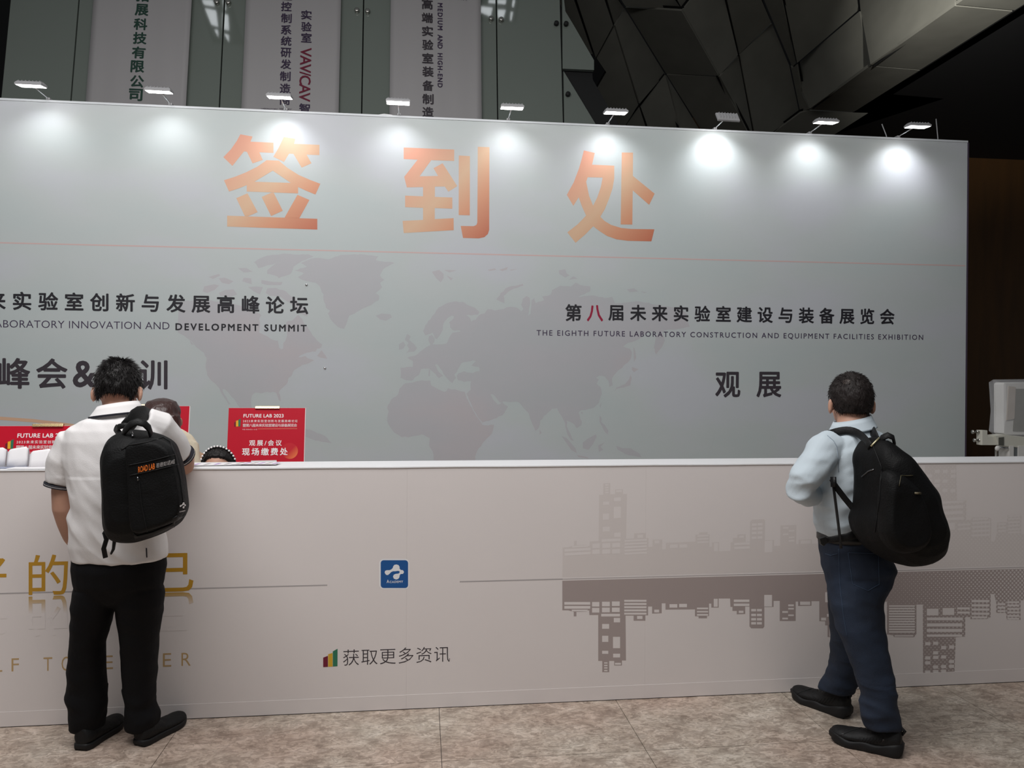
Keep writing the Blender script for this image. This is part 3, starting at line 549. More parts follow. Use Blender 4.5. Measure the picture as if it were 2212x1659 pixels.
WIN4 = [(1065, 490+i*18.6, 1250, 490+i*18.6+11) for i in range(11)]+[(1105, 705, 1240, 714),(1337,515,1420,563),(1450,510,1533,560),(1337,578,1595,598),(1337,620,1590,643),(1337,660,1590,682),(1337,700,1590,716),(1555,505,1645,520),(1555,535,1645,550)]
WIN4 += [(1658, y, 1785, y+16) for y in (452, 483, 513, 543)]+[(1660, 570, 1770, 584)]+[(1845, y, 1900, y+14) for y in (475, 500, 525)]+[(1915, y, 2000, y+13) for y in (462, 485, 510, 535, 560, 580)]
WIN4 += [(1325,755,1362,777),(1382,752,1418,774),(1440,782,1475,806),(1497,778,1532,802),(1382,820,1418,843),(1325,857,1362,880),(1382,853,1420,876),(1440,850,1475,873),(1497,883,1532,905),(1325,892,1362,915),(1382,922,1418,945),(1440,919,1475,942),(1497,917,1532,940),(1325,958,1362,982),(1382,955,1420,978),(1440,952,1475,975)]
uvb = [CT.uv(*p) for p in base]; x_end = uvb[-1][0]
def sky(sign, m, off):
    loop = [(u, v if v < ZL-.012 else ZL-.012) for u, v in uvb]
    loop = loop+[(x_end, ZL-.009)]; loop[0] = (loop[0][0], ZL-.009)
    loop = [(u, max(v, 2*ZL-ZC+.016)) for u, v in loop] if sign < 0 else loop
    mb = MB(); mb.poly([CT.pt(u, ZL+sign*(v-ZL), off) for u, v in loop]); o = mb.build('skyline_print', m, ct)
    for W_, A in ((WIN5, A5), (WIN4, A4)):
        for x0, y0, x1, y1 in W_:
            q = [CT.uv(*p) for p in zpx([(x0, y0), (x1, y0), (x1, y1), (x0, y1)], *A)]
            if sign < 0 and min(v for u, v in q) < 2*ZL-ZC+.02: continue
            MB().poly([CT.pt(u, ZL+sign*(v-ZL), off+.0002) for u, v in q]).build('print_window', M_front, o)
    if sign < 0: return
    q = [CT.uv(*p) for p in zpx([(1325, 990), (1522, 984), (1375, 1048), (1325, 1050)], *A4)]
    MB().poly([CT.pt(u, ZL+sign*(v-ZL), off+.0002) for u, v in q]).build('print_window', M_front, o)
sky(1, M_sky1, .0002); sky(-1, M_sky2, .0002)
xl = CT.uv(1215, 1250)[0]
for a, b in ((CX0, CT.uv(707, 1262)[0]), (CT.uv(993, 1252)[0], xl)):
    MB().box((a, YC-.0003, ZL-.004), (b, YC, ZL+.002)).build('grey_rule', M_greyline, ct)
MB().box((xl, YC-.0006, ZL-.002), (CX1, YC, ZL+.0005)).build('grey_rule', M_greyline, ct)
# gold slogan with its printed mirror image
def fade(name, c, z0, z1):
    m = bpy.data.materials.new(name); m.use_nodes = True; nt = m.node_tree; b = nt.nodes['Principled BSDF']; N = nt.nodes.new; Lk = nt.links.new
    g = N('ShaderNodeTexCoord'); s = N('ShaderNodeSeparateXYZ'); Lk(g.outputs['Object'], s.inputs[0]); mr = N('ShaderNodeMapRange'); mr.inputs['From Min'].default_value = z0; mr.inputs['From Max'].default_value = z1; Lk(s.outputs[2], mr.inputs[0])
    mx = N('ShaderNodeMixRGB'); Lk(mr.outputs[0], mx.inputs[0]); mx.inputs[1].default_value = lin((226, 219, 217))+(1,); mx.inputs[2].default_value = lin(c)+(1,); Lk(mx.outputs[0], b.inputs['Base Color']); b.inputs['Roughness'].default_value = .5; return m
M_fade = fade('gold_fade', (188, 148, 66), ZL-.10, ZL-.015)
for ch, x0, y0, x1, y1 in (('好', -76, 1200, 14, 1288), ('的', 62, 1198, 147, 1285), ('自', 205, 1196, 272, 1281), ('己', 331, 1195, 418, 1278)):
    letter(ch, x0, y0, x1, y1, M_goldink, .006, None, CT, ct)
    a = CT.uv(x0, (y0+y1)/2)[0]; b = CT.uv(x1, (y0+y1)/2)[0]; h = CT.uv((x0+x1)/2, y0)[1]; l0 = CT.uv((x0+x1)/2, y1)[1]
    mb = MB(); text_uv(mb, ch, CT, a, b, 2*l0-h-.004, l0-.004, .006, 0, .0005, True, True); mb.build('lettering_mirror', M_fade, ct)
for ch, x0, y0, x1, y1 in (('L', -8, 1422, 5, 1451), ('F', 25, 1422, 41, 1450), ('T', 94, 1420, 113, 1449), ('O', 133, 1418, 154, 1449), ('G', 180, 1417, 202, 1447), ('E', 226, 1416, 244, 1445), ('T', 264, 1415, 283, 1444), ('H', 308, 1413, 328, 1442), ('E', 352, 1411, 370, 1440), ('R', 392, 1410, 412, 1438)):
    letter(ch, x0, y0, x1, y1, M_goldpale, -.006, None, CT, ct)
letter('获取更多资讯', 741, 1396, 972, 1429, M_ink2, -.008, (1403, 1438), CT, ct)
LG = (680, 1080, 4.367)
for poly, c in (([(79,1487),(124,1470),(124,1575),(79,1577)], (112, 20, 48)), ([(126,1455),(168,1443),(168,1572),(126,1574)], (214, 168, 44)), ([(170,1428),(215,1403),(214,1569),(170,1571)], (44, 118, 88))):
    MB().poly(print_poly(CT, zpx(poly, *LG), .0004)).build('logo_bar', mat('logo_bar', c, .5), ct)
def rrect(x0, y0, x1, y1, r, n=5):
    out = []
    for cx, cy, a in ((x1-r, y0+r, -90), (x1-r, y1-r, 0), (x0+r, y1-r, 90), (x0+r, y0+r, 180)):
        for k in range(n+1): t = math.radians(a+90*k/n); out.append((cx+r*math.cos(t), cy+r*math.sin(t)))
    return out
tile = MB().poly(print_poly(CT, zpx(rrect(608, 556, 892, 842, 40), *LG), .0003)).build('logo_border', M_white, ct)
MB().poly(print_poly(CT, zpx(rrect(622, 568, 880, 830, 28), *LG), .0006)).build('logo_tile', mat('logo_blue', (20, 84, 150), .5), ct)
LOGO = [(659,685),(664,668),(680,662),(705,662),(722,655),(736,640),(740,625),(750,612),(770,608),(790,614),(800,630),(800,648),(812,660),(832,662),(842,680),(832,697),(810,698),(800,712),(798,730),(786,745),(766,750),(746,742),(738,722),(745,705),(762,697),(788,694),(800,686),(800,672),(784,668),(760,672),(738,672),(720,680),(706,695),(690,708),(672,706)]
MB().poly(print_poly(CT, zpx(LOGO, *LG), .0009)).build('logo_mark', M_white, ct)
mb = MB(); text_px(mb, 'A', CT, 680+678/4.367, 1080+752/4.367, 680+701/4.367, 1080+783/4.367, .015, off=.0009); text_px(mb, 'CADEMY', CT, 680+706/4.367, 1080+761/4.367, 680+833/4.367, 1080+782/4.367, .015, off=.0009); mb.build('lettering', M_white, ct)

# ------------------------------------------------------------------ red desk signs on floor stands
M_red = mat('red_sign_print', (196, 8, 40), .4); M_signw = mat('sign_white', (245, 240, 240), .5); M_gold = mat('gold_metal', (226, 200, 150), .25, metal=1)
M_board = mat('foam_board', (238, 226, 226), .6)
def sun_mat():
    m = mat('orange_sun_print', (230, 90, 50), .5); nt = m.node_tree; b = nt.nodes['Principled BSDF']; N = nt.nodes.new; Lk = nt.links.new
    g = N('ShaderNodeTexCoord'); s = N('ShaderNodeSeparateXYZ'); Lk(g.outputs['Generated'], s.inputs[0]); a = N('ShaderNodeMath'); a.operation = 'SUBTRACT'; Lk(s.outputs[0], a.inputs[0]); Lk(s.outputs[2], a.inputs[1])
    r = N('ShaderNodeValToRGB'); e = r.color_ramp.elements; e[0].position = .0; e[0].color = lin((200, 20, 40))+(1,); e[1].position = .9; e[1].color = lin((244, 130, 72))+(1,); Lk(a.outputs[0], r.inputs[0]); Lk(r.outputs[0], b.inputs['Base Color']); return m
M_sun = sun_mat()
SG = Plane((0, 5.0, 1.0), math.radians(9)); ZG = (400, 860, 7.9)
REF = SG.uv(578, 881)
def sg(x, y): u, v = SG.uv(400+x/7.9, 860+y/7.9); return u-REF[0], v-REF[1]
def sign(topc, label, paper):
    """topc: world point of the board's top centre"""
    pl = Plane(topc, math.radians(9)); t = thing('sign_stand', label, 'sign', (topc.x, topc.y+.06, 0), 'red sign boards behind the counter')
    def q(x, y, off=.0): return pl.pt(*sg(x, y), off)
    hw = .236; hh = .40
    MB().prism([pl.pt(-hw, -hh), pl.pt(hw, -hh), pl.pt(hw, 0), pl.pt(-hw, 0)], -pl.n*.008).build('board', M_board, t)
    MB().poly([pl.pt(-hw, -hh, .001), pl.pt(hw-.004, -hh, .001), pl.pt(hw-.004, -.001, .001), pl.pt(-hw, -.001, .001)]).build('red_print', M_red, t)
    MB().prism([pl.pt(-.075, -.006, .012), pl.pt(.075, -.006, .012), pl.pt(.075, .01, .008), pl.pt(-.075, .01, .008)], -pl.n*.022).build('clip', M_gold, t, bevel=.002)
    mb = MB(); mb.tube([pl.pt(0, -.02, -.02), pl.pt(0, -.45, -.02), Vector((topc.x, topc.y+.06, .4)), Vector((topc.x, topc.y+.06, .02))], .011, 10); mb.build('pole', M_gold, t, True)
    mb = MB(); mb.tube([(topc.x, topc.y+.06, .0), (topc.x, topc.y+.06, .012), (topc.x, topc.y+.06, .016)], [.15, .15, .14], 28); mb.build('foot_plate', M_gold, t)
    def tx(s, x0, y0, x1, y1, bold):
        a = sg(x0, y1); b = sg(x1, y0); mb = MB(); text_uv(mb, s, pl, a[0], b[0], a[1], b[1], bold, 0, .002); return mb.build('lettering', M_signw, t)
    tx('FUTURE LAB 2023', 1000, 270, 1678, 330, .022)
    tx('2023未来实验室创新与发展高峰论坛', 992, 365, 1912, 412, 0); tx('暨第八届未来实验室建设与装备展览会', 988, 432, 1905, 488, 0)
    tx('中国·南京8月21-22日', 985, 520, 1230, 540, 0)
    MB().poly([q(1245, 520, .002), q(1905, 514, .002), q(1905, 520, .002), q(1245, 526, .002)]).build('thin_rule', mat('peach_rule', (236, 150, 120), .5), t)
    MB().poly([q(1780+138*math.cos(k*.2618), 890+136*math.sin(k*.2618), .0016) for k in range(24)]).build('sun_disc', M_sun, t)
    tx('观展/会议', 1095, 705, 1648, 808, .016); tx('现场缴费处', 975, 838, 1748, 970, .022)
    for poly, c in (([(845,412),(872,400),(872,482),(845,482)], (110, 14, 30)), ([(876,385),(915,375),(915,480),(876,482)], (232, 172, 40)), ([(915,370),(955,347),(950,478),(915,480)], (44, 112, 84))):
        MB().poly([q(x, y, .002) for x, y in poly]).build('logo_bar', mat('sign_logo_bar', c, .5), t)
    if paper: MB().prism([q(1132, 1056, .006), q(1562, 1048, .006), q(1562, 1300, .006), q(1132, 1300, .006)], pl.n*.002).build('paper_note', M_white, t)
    return t
sign(onY(578, 881, 5.0), 'red sign board with sun disc between the headband woman and the map', True)
tr = onY(411, 877, 5.08); sign(tr+Vector((-.236, 0, 0)), 'red sign board half hidden behind the long haired woman', False)
tl = onY(-1, 920, 4.24); sign(tl+Vector((.236, 0, 0)), 'red sign board behind the white folded cards', False)

# ------------------------------------------------------------------ cards and papers on the counter
M_paper = mat('white_paper', (240, 238, 240), .55)
def tent(px0, px1, Y, label, yaw, h0, h1):
    """folded card standing like a low tent; h0, h1 heights of its left and right ends"""
    x0 = onY(px0, 1000, Y).x; x1 = onY(px1, 1000, Y).x; w = x1-x0; cx = (x0+x1)/2; r = Matrix.Rotation(yaw, 3, 'Z'); c = Vector((cx, Y, ZC+.0015)); o = MB(); cols = 9
    prof = [(-.030, 0), (-.022, .45), (-.014, .9), (-.009, 1), (-.002, .96), (.014, .5), (.03, .18), (.042, .0)]
    for i in range(cols):
        t = i/(cols-1); h = h0+(h1-h0)*t; e = min(t, 1-t)*w; h -= .012*max(0, 1-e/.014)**2
        for y, z in prof: o.v.append(c+r @ Vector((-w/2+t*w, y, z*h)))
    n = len(prof); o.f = [(i*n+j, i*n+j+1, (i+1)*n+j+1, (i+1)*n+j) for i in range(cols-1) for j in range(n-1)]
    ob = o.build('folded_card', M_paper, None, True); s_ = ob.modifiers.new('t', 'SOLIDIFY'); s_.thickness = .0014
    return tag(ob, label, 'card', 'white folded cards on the counter')
tent(-48, 15, 3.93, 'white folded card cut by the left edge of the picture', .10, .083, .092)
tent(20, 62, 3.915, 'white folded card in the middle of the row of cards', .14, .083, .098)
tent(68, 113, 3.895, 'white folded card closest to the man in the polo shirt', .14, .076, .088)
for i, (px, py, rz, lab) in enumerate(((25, 1011, .05, 'booklet lying under the folded cards'), (90, 1012, -.06, 'sheet of paper lying in front of the folded cards'))):
    c = onZ(px, py, ZC); r = Matrix.Rotation(rz, 3, 'Z')
    pts = [c+r @ Vector((sx*.14, sy*.035, .001+.0008*i)) for sx, sy in ((-1, -1), (1, -1), (1, 1), (-1, 1))]
    tag(MB().prism(pts, (0, 0, .002)).build('paper_sheet', M_paper if i else mat('grey_booklet', (150, 156, 176), .5)), lab, 'paper')
M_purple = mat('purple_print', (178, 140, 208), .5)
for i, (px, py, w, d, rz, lab) in enumerate(((455, 1003, .30, .10, .08, 'printed form beside the man in the polo shirt'), (553, 1001, .22, .09, -.1, 'printed form lying in front of the red sign'))):
    c = onZ(px, py, ZC+.004+.003*i); r = Matrix.Rotation(rz, 3, 'Z'); t = thing('printed_form', lab, 'paper', c)
    MB().prism([c+r @ Vector((sx*w/2, sy*d/2, 0)) for sx, sy in ((-1, -1), (1, -1), (1, 1), (-1, 1))], (0, 0, .001)).build('sheet', M_paper, t)
    for k in range(6):
        x = -w*.42+k*w*.16; MB().poly([c+r @ Vector((x+dx, y, .0016)) for dx, y in ((0, -d*.3), (.012, -d*.3), (.03, d*.3), (.012, d*.3))]).build('print_bar', M_purple if k % 2 else M_greyline, t)

# ------------------------------------------------------------------ wrapped instrument beyond the right end of the backdrop
YI = 5.25
M_inst = mat('cream_enamel', (206, 204, 192), .4); M_instw = mat('pale_grey_case', (214, 212, 208), .5); M_scr = mat('grey_screen', (120, 118, 106), .4)
c0 = onY(2186, 985, YI); it = thing('wrapped_instrument', 'cream instrument arm with plastic wrapped screen right of the backdrop', 'instrument', (c0.x, YI, 0))
def ipt(px, py, dy=0): return onY(px, py, YI)+Vector((0, dy, 0))
MB().prism([ipt(x, y, -.03) for x, y in ((2115, 929), (2127, 929), (2127, 942), (2147, 942), (2147, 961), (2115, 961))], (0, .06, 0)).build('bracket', M_inst, it, bevel=.004)
MB().prism([ipt(x, y, -.045) for x, y in ((2140, 940), (2160, 938), (2235, 946), (2235, 968), (2190, 966), (2147, 961))], (0, .09, 0)).build('arm', M_inst, it, bevel=.004)
MB().prism([ipt(x, y, -.05) for x, y in ((2147, 944), (2158, 943), (2158, 961), (2147, 961))], (0, .02, 0)).build('arm_band', mat('band_grey', (120, 120, 112), .3, metal=.6), it)
for x, y in ((2104, 933), (2108, 951)):
    a = ipt(x-4, y); b = ipt(x+12, y); mb = MB(); mb.tube([a, a+(b-a)*.15, a+(b-a)*.2, b], [.014, .014, .008, .008], 12); mb.tube([a+(b-a)*.6, a+(b-a)*.75], [.013, .013], 12); mb.build('bolt', M_steel, it, True)
mb = MB(); mb.ell(ipt(2142, 967, -.06), (.02, .014, .02)); mb.build('knob', M_instw, it, True)
MB().tube([ipt(2146, 966, -.05), ipt(2166, 966, -.05)], .008, 10).build('clamp_screw', M_chrome, it, True)
MB().tube([ipt(2152, 968, 0), Vector((ipt(2152, 968).x, YI, .75))], .009, 10).build('thin_post', M_steel, it, True)
for x0, x1, m in ((2170, 2179, M_instw), (2179, 2189, mat('grey_column', (104, 108, 110), .4)), (2189, 2206, M_instw)):
    a = ipt(x0, 962); b = ipt(x1, 962); MB().box((a.x, YI-.05+(.01 if x0 == 2179 else 0), .16), (b.x, YI+.06, a.z)).build('column', m, it)
cx = ipt(2188, 962).x; MB().box((cx-.25, YI-.22, .08), (cx+.25, YI+.22, .16)).build('base', M_inst, it, bevel=.01)
for sx in (-1, 1):
    for sy in (-1, 1): MB().ell((cx+sx*.2, YI+sy*.17, .04), (.02, .04, .04)).build('caster', M_seam, it, True)
MB().prism([ipt(x, y, .02) for x, y in rrect(2172, 826, 2290, 940, 6)], (0, .1, 0)).build('screen_case', M_instw, it, bevel=.006)
MB().prism([ipt(x, y, .015) for x, y in ((2197, 840), (2285, 840), (2285, 932), (2192, 932))], (0, .012, 0)).build('screen', M_scr, it)
MB().prism([ipt(x, y, .012) for x, y in ((2182, 834), (2197, 836), (2194, 905), (2178, 908))], (0, .012, 0)).build('screen_label', mat('beige_label', (190, 178, 166), .5), it)
M_film = mat('clear_film', (235, 235, 238), .12, alpha=.28, spec=.7, bump=.6, bscale=14)
fr = [[ipt(x, y, d) for x, y in rr] for d, rr in ((-.02, [(2168, 830), (2300, 824), (2300, 962), (2230, 962), (2176, 945), (2164, 935), (2170, 890)]), (.06, [(2158, 820), (2310, 818), (2310, 955), (2240, 950), (2172, 944), (2160, 936), (2166, 893)]), (.15, [(2168, 826), (2300, 822), (2300, 950), (2230, 948), (2178, 942), (2168, 934), (2172, 890)]))]
MB().loft(fr).build('plastic_wrap', M_film, it)
# ------------------------------------------------------------------ people
from mathutils.bvhtree import BVHTree
M_skin = mat('skin', (196, 150, 128), .55, var=.06, vscale=9); M_hair = mat('black_hair', (26, 23, 23), .5, spec=.3, bump=.7, bscale=90, stretch=(1, 1, .35))
M_brownhair = mat('brown_hair', (58, 36, 33), .32, spec=.5, bump=.35, bscale=120, stretch=(1, 1, .06))
M_polo = mat('white_pique', (232, 229, 229), .8, bump=.12, bscale=300); M_navy = mat('navy_stripe', (24, 24, 36), .7)
M_trous = mat('black_trouser', (13, 13, 16), .8, spec=.2, bump=.1, bscale=120)
M_shoe = mat('black_shoe', (18, 18, 19), .6, spec=.3, bump=.2, bscale=80); M_sole = mat('black_sole', (27, 27, 28), .6, spec=.3)
M_bag = mat('black_nylon', (9, 9, 10), .65, spec=.22, bump=.25, bscale=160); M_bag2 = mat('black_webbing', (17, 17, 18), .6, spec=.3, bump=.2, bscale=200)
M_bag3 = mat('black_pocket_fabric', (15, 15, 17), .5, spec=.35, bump=.3, bscale=60); M_zip = mat('zip_metal', (120, 120, 122), .3, metal=1)
M_shirt = mat('pale_blue_cotton', (196, 208, 216), .8, bump=.1, bscale=260); M_jean = mat('blue_denim', (22, 34, 52), .85, var=.3, vscale=5, bump=.15, bscale=200)
M_stitch = mat('denim_stitch', (50, 66, 88), .8); M_belt = mat('black_belt', (18, 18, 18), .4); M_eye = mat('eye_white', (230, 228, 222), .2); M_iris = mat('eye_iris', (30, 20, 16), .2)
M_cream = mat('cream_cloth', (226, 214, 190), .8, bump=.15, bscale=60)

def RG(xl, xr, y, Y, ry, n=24, sq=1.0):
    a = onY(xl, y, Y); b = onY(xr, y, Y); c = (a+b)/2; rx = (b-a).length/2; out = []
    for j in range(n):
        t = 2*math.pi*j/n; ct_, st_ = math.cos(t), math.sin(t)
        out.append(c+Vector((math.copysign(abs(ct_)**sq, ct_)*rx, math.copysign(abs(st_)**sq, st_)*ry, 0)))
    return out
def rings(mb, L, sq=.9):
    return mb.loft([RG(*l, sq=sq) for l in L])
def pts(L): return [onY(x, y, Y) for x, y, Y in L]
def limb(mb, L, n=14): return mb.tube([onY(a, b, Y) for a, b, Y, r in L], [r for a, b, Y, r in L], n)
def basis(f, up=(0, 0, 1)):
    f = Vector(f).normalized(); r = f.cross(Vector(up)).normalized(); u = r.cross(f).normalized()
    return Matrix((r, f, u)).transposed()          # local x right, y forward, z up
def head(mb, C, B, s=1.0):
    L = lambda *p: C+B @ (Vector(p)*s)
    mb.ell(C, (.075*s, .094*s, .097*s), 20, 14, B)
    mb.ell(L(0, .026, -.055), (.060*s, .066*s, .078*s), 20, 12, B); mb.ell(L(0, .066, -.112), (.026*s, .022*s, .020*s), 12, 8, B)
    mb.tube([L(0, .088, -.012), L(0, .104, -.042), L(0, .112, -.056), L(0, .09, -.062)], [.008*s, .011*s, .014*s, .010*s], 8)
    mb.ell(L(0, .089, -.086), (.024*s, .010*s, .008*s), 12, 6, B); mb.ell(L(0, .084, .002), (.05*s, .014*s, .010*s), 12, 6, B)
    for k in (-1, 1):
        mb.ell(L(k*.084, -.006, -.036), (.010*s, .020*s, .034*s), 12, 8, B @ Matrix.Rotation(k*.35, 3, 'Z')); mb.ell(L(k*.045, .066, -.05), (.02*s, .016*s, .018*s), 10, 6, B)
    return L
def eyes(par, L, s=1.0):
    for k in (-1, 1):
        e = MB().ell(L(k*.031, .074, -.022), (.012*s,)*3, 12, 8).build('eye', M_eye, par, True); MB().ell(L(k*.031, .0845, -.022), (.0055*s, .003*s, .0055*s), 10, 6).build('iris', M_iris, e, True)
def hair(par, C, B, s, rx, ry, rz, m, line, strands, length, seed, lift=.5, rough=.006, crown=(0, -.5, .6)):
    rnd = random.Random(seed); n, k = 72, 46; v = []; keep = []
    for i in range(k+1):
        t = math.pi*i/k
        for j in range(n):
            q = 2*math.pi*j/n; d = Vector((math.sin(t)*math.cos(q), math.sin(t)*math.sin(q), math.cos(t)))
            ok = line(d); w = 1+(noise.noise(d*5+Vector((seed, 0, 0)))*rough+abs(noise.noise(d*14))*rough*.8)/.1
            p = Vector((d.x*rx, d.y*ry, d.z*rz))*(w if ok > 0 else .80)
            if 0 < ok < .12: p *= .93+.07*ok/.12
            v.append(C+B @ (p*s)); keep.append((ok, d))
    f = [(i*n+j, i*n+(j+1) % n, (i+1)*n+(j+1) % n, (i+1)*n+j) for i in range(k) for j in range(n)]
    mb = MB(); mb.add(v, f)
    o = mb.build('hair', m, par, True)
    if strands:
        ms = MB(); idx = [i for i, (a, d) in enumerate(keep) if a > .03]
        for _ in range(strands):
            i = rnd.choice(idx); d = keep[i][1]; nrm = (B @ Vector((d.x/rx, d.y/ry, d.z/rz))).normalized()
            fall = (d-Vector(crown).normalized()*.9); tang = (B @ (fall-d*fall.dot(d))); tang = tang.normalized() if tang.length > 1e-4 else Vector((0, 0, -1))
            dr = (nrm*lift*rnd.uniform(.2, 1.2)+tang+Vector((rnd.uniform(-.3, .3), rnd.uniform(-.3, .3), rnd.uniform(-.3, .3)))).normalized()
            ln = length*rnd.uniform(.5, 1.3); sd = dr.cross(nrm).normalized()*.0011; p = v[i]-nrm*.003
            ms.add([p-sd, p+sd, p+dr*ln*.6+nrm*ln*.06, p+dr*ln], [(0, 1, 2), (0, 2, 3), (1, 3, 2)])
        so = ms.build('hair_strands', m, o); so['kind'] = 'stuff'
    return o
def hand(mb, wr, fw, nrm, side, s=1.0, curl=.5, spread=.12):
    """wr wrist point, fw pointing along the hand, nrm out of the back of the hand, side +1/-1 thumb side"""
    fw = Vector(fw).normalized(); nrm = Vector(nrm).normalized(); nrm = (nrm-fw*nrm.dot(fw)).normalized(); sd = fw.cross(nrm)*side
    wr = Vector(wr); P = lambda a, b, c: wr+fw*(a*s)+sd*(b*s)+nrm*(c*s)
    mb.tube([P(-.02, 0, 0), P(.02, 0, 0), P(.055, .0, .002), P(.09, -.002, 0)], [(.022*s, .026*s), (.016*s, .034*s), (.014*s, .041*s), (.010*s, .038*s)] if abs(nrm.z) > .7 else [.024*s, .024*s, .024*s, .022*s], 14)
    for k, (b, ln) in enumerate(((.030, .072), (.010, .080), (-.011, .075), (-.030, .058))):
        q = P(.082, b, 0); d = fw.copy(); d = (d+sd*(spread*(.03-0+b)*4-spread*.1)).normalized(); L = [q]
        for j, fr in enumerate((.45, .32, .23)):
            d = (d*math.cos(curl*(.6+.3*j))-nrm*math.sin(curl*(.6+.3*j))).normalized(); L.append(L[-1]+d*ln*fr*s)
        mb.tube([P(.06, b*.9, 0)]+L, [.010*s, .0098*s, .0088*s, .0080*s, .0066*s], 10)
    mb.tube([P(.012, .022, -.004), P(.038, .046, -.010), P(.062, .056, -.016), P(.084, .054, -.022)], [.015*s, .013*s, .011*s, .008*s], 10)
class Surf:                                        # put details on a finished surface by looking along the photograph's rays
    def __init__(s, objs):
        v = []; f = []
        for o in objs:
            b = len(v); v += [x.co.copy() for x in o.data.vertices]; f += [tuple(i+b for i in p.vertices) for p in o.data.polygons]
        s.t = BVHTree.FromPolygons(v, f)
    def hit(s, px, py, off=.002, dflt=None):
        d = ray(px, py).normalized(); h = s.t.ray_cast(CAMP, d)
        if h[0] is None: return dflt
        n = h[1] if h[1].dot(d) < 0 else -h[1]; return h[0]+n*off
    def line(s, L, r, name, m, par, off=.001, flat=None, closed=False):
        P = []
        for (x0, y0), (x1, y1) in zip(L[:-1], L[1:]):
            k = max(1, int(math.hypot(x1-x0, y1-y0)/5))
            for j in range(k):
                h = s.hit(x0+(x1-x0)*j/k, y0+(y1-y0)*j/k, off)
                if h is not None: P.append(h)
        h = s.hit(*L[-1], off)
        if h is not None: P.append(h)
        if len(P) < 2: return None
        return MB().tube(P, r, 6).build(name, m, par, True)
    def band(s, L, w, name, m, par, off=.003):      # webbing lying on the surface, w = width in pixels
        A = []
        for i in range(len(L)-1):
            (x0, y0), (x1, y1) = L[i], L[i+1]; k = max(1, int(math.hypot(x1-x0, y1-y0)/6))
            for j in range(k+(i == len(L)-2)):
                t = j/k; dx, dy = x1-x0, y1-y0; q = math.hypot(dx, dy); nx, ny = -dy/q*w/2, dx/q*w/2; x, y = x0+dx*t, y0+dy*t
                a = s.hit(x+nx, y+ny, off); b = s.hit(x-nx, y-ny, off); c = s.hit(x, y, off)
                c = c if c is not None else a if a is not None else b
                if c is None: continue
                A.append((a if a is not None and (a-c).length < .05 else c, b if b is not None and (b-c).length < .05 else c))
        if len(A) < 2: return None
        mb = MB(); mb.v = [p for q in A for p in q]; mb.f = [(2*i, 2*i+1, 2*i+3, 2*i+2) for i in range(len(A)-1)]
        o = mb.build(name, m, par, True); sm = o.modifiers.new('t', 'SOLIDIFY'); sm.thickness = .004; sm.offset = 0; return o
    def text(s, txt, x0, y0, x1, y1, slope, bold, m, par, name='lettering'):
        v, f, a0, a1, b0, b1 = glyphs(txt, bold, 1.0); P = []
        for p in v:
            a = (p.x-a0)/(a1-a0); b = (p.y-b0)/(b1-b0); P.append(s.hit(x0+a*(x1-x0), y1-b*(y1-y0)+a*slope, .003+p.z*.01, Vector((0, 0, 0))))
        ok = [q for q in f if all(P[i].length > .1 for i in q)]; return MB().add(P, ok).build(name, m, par)
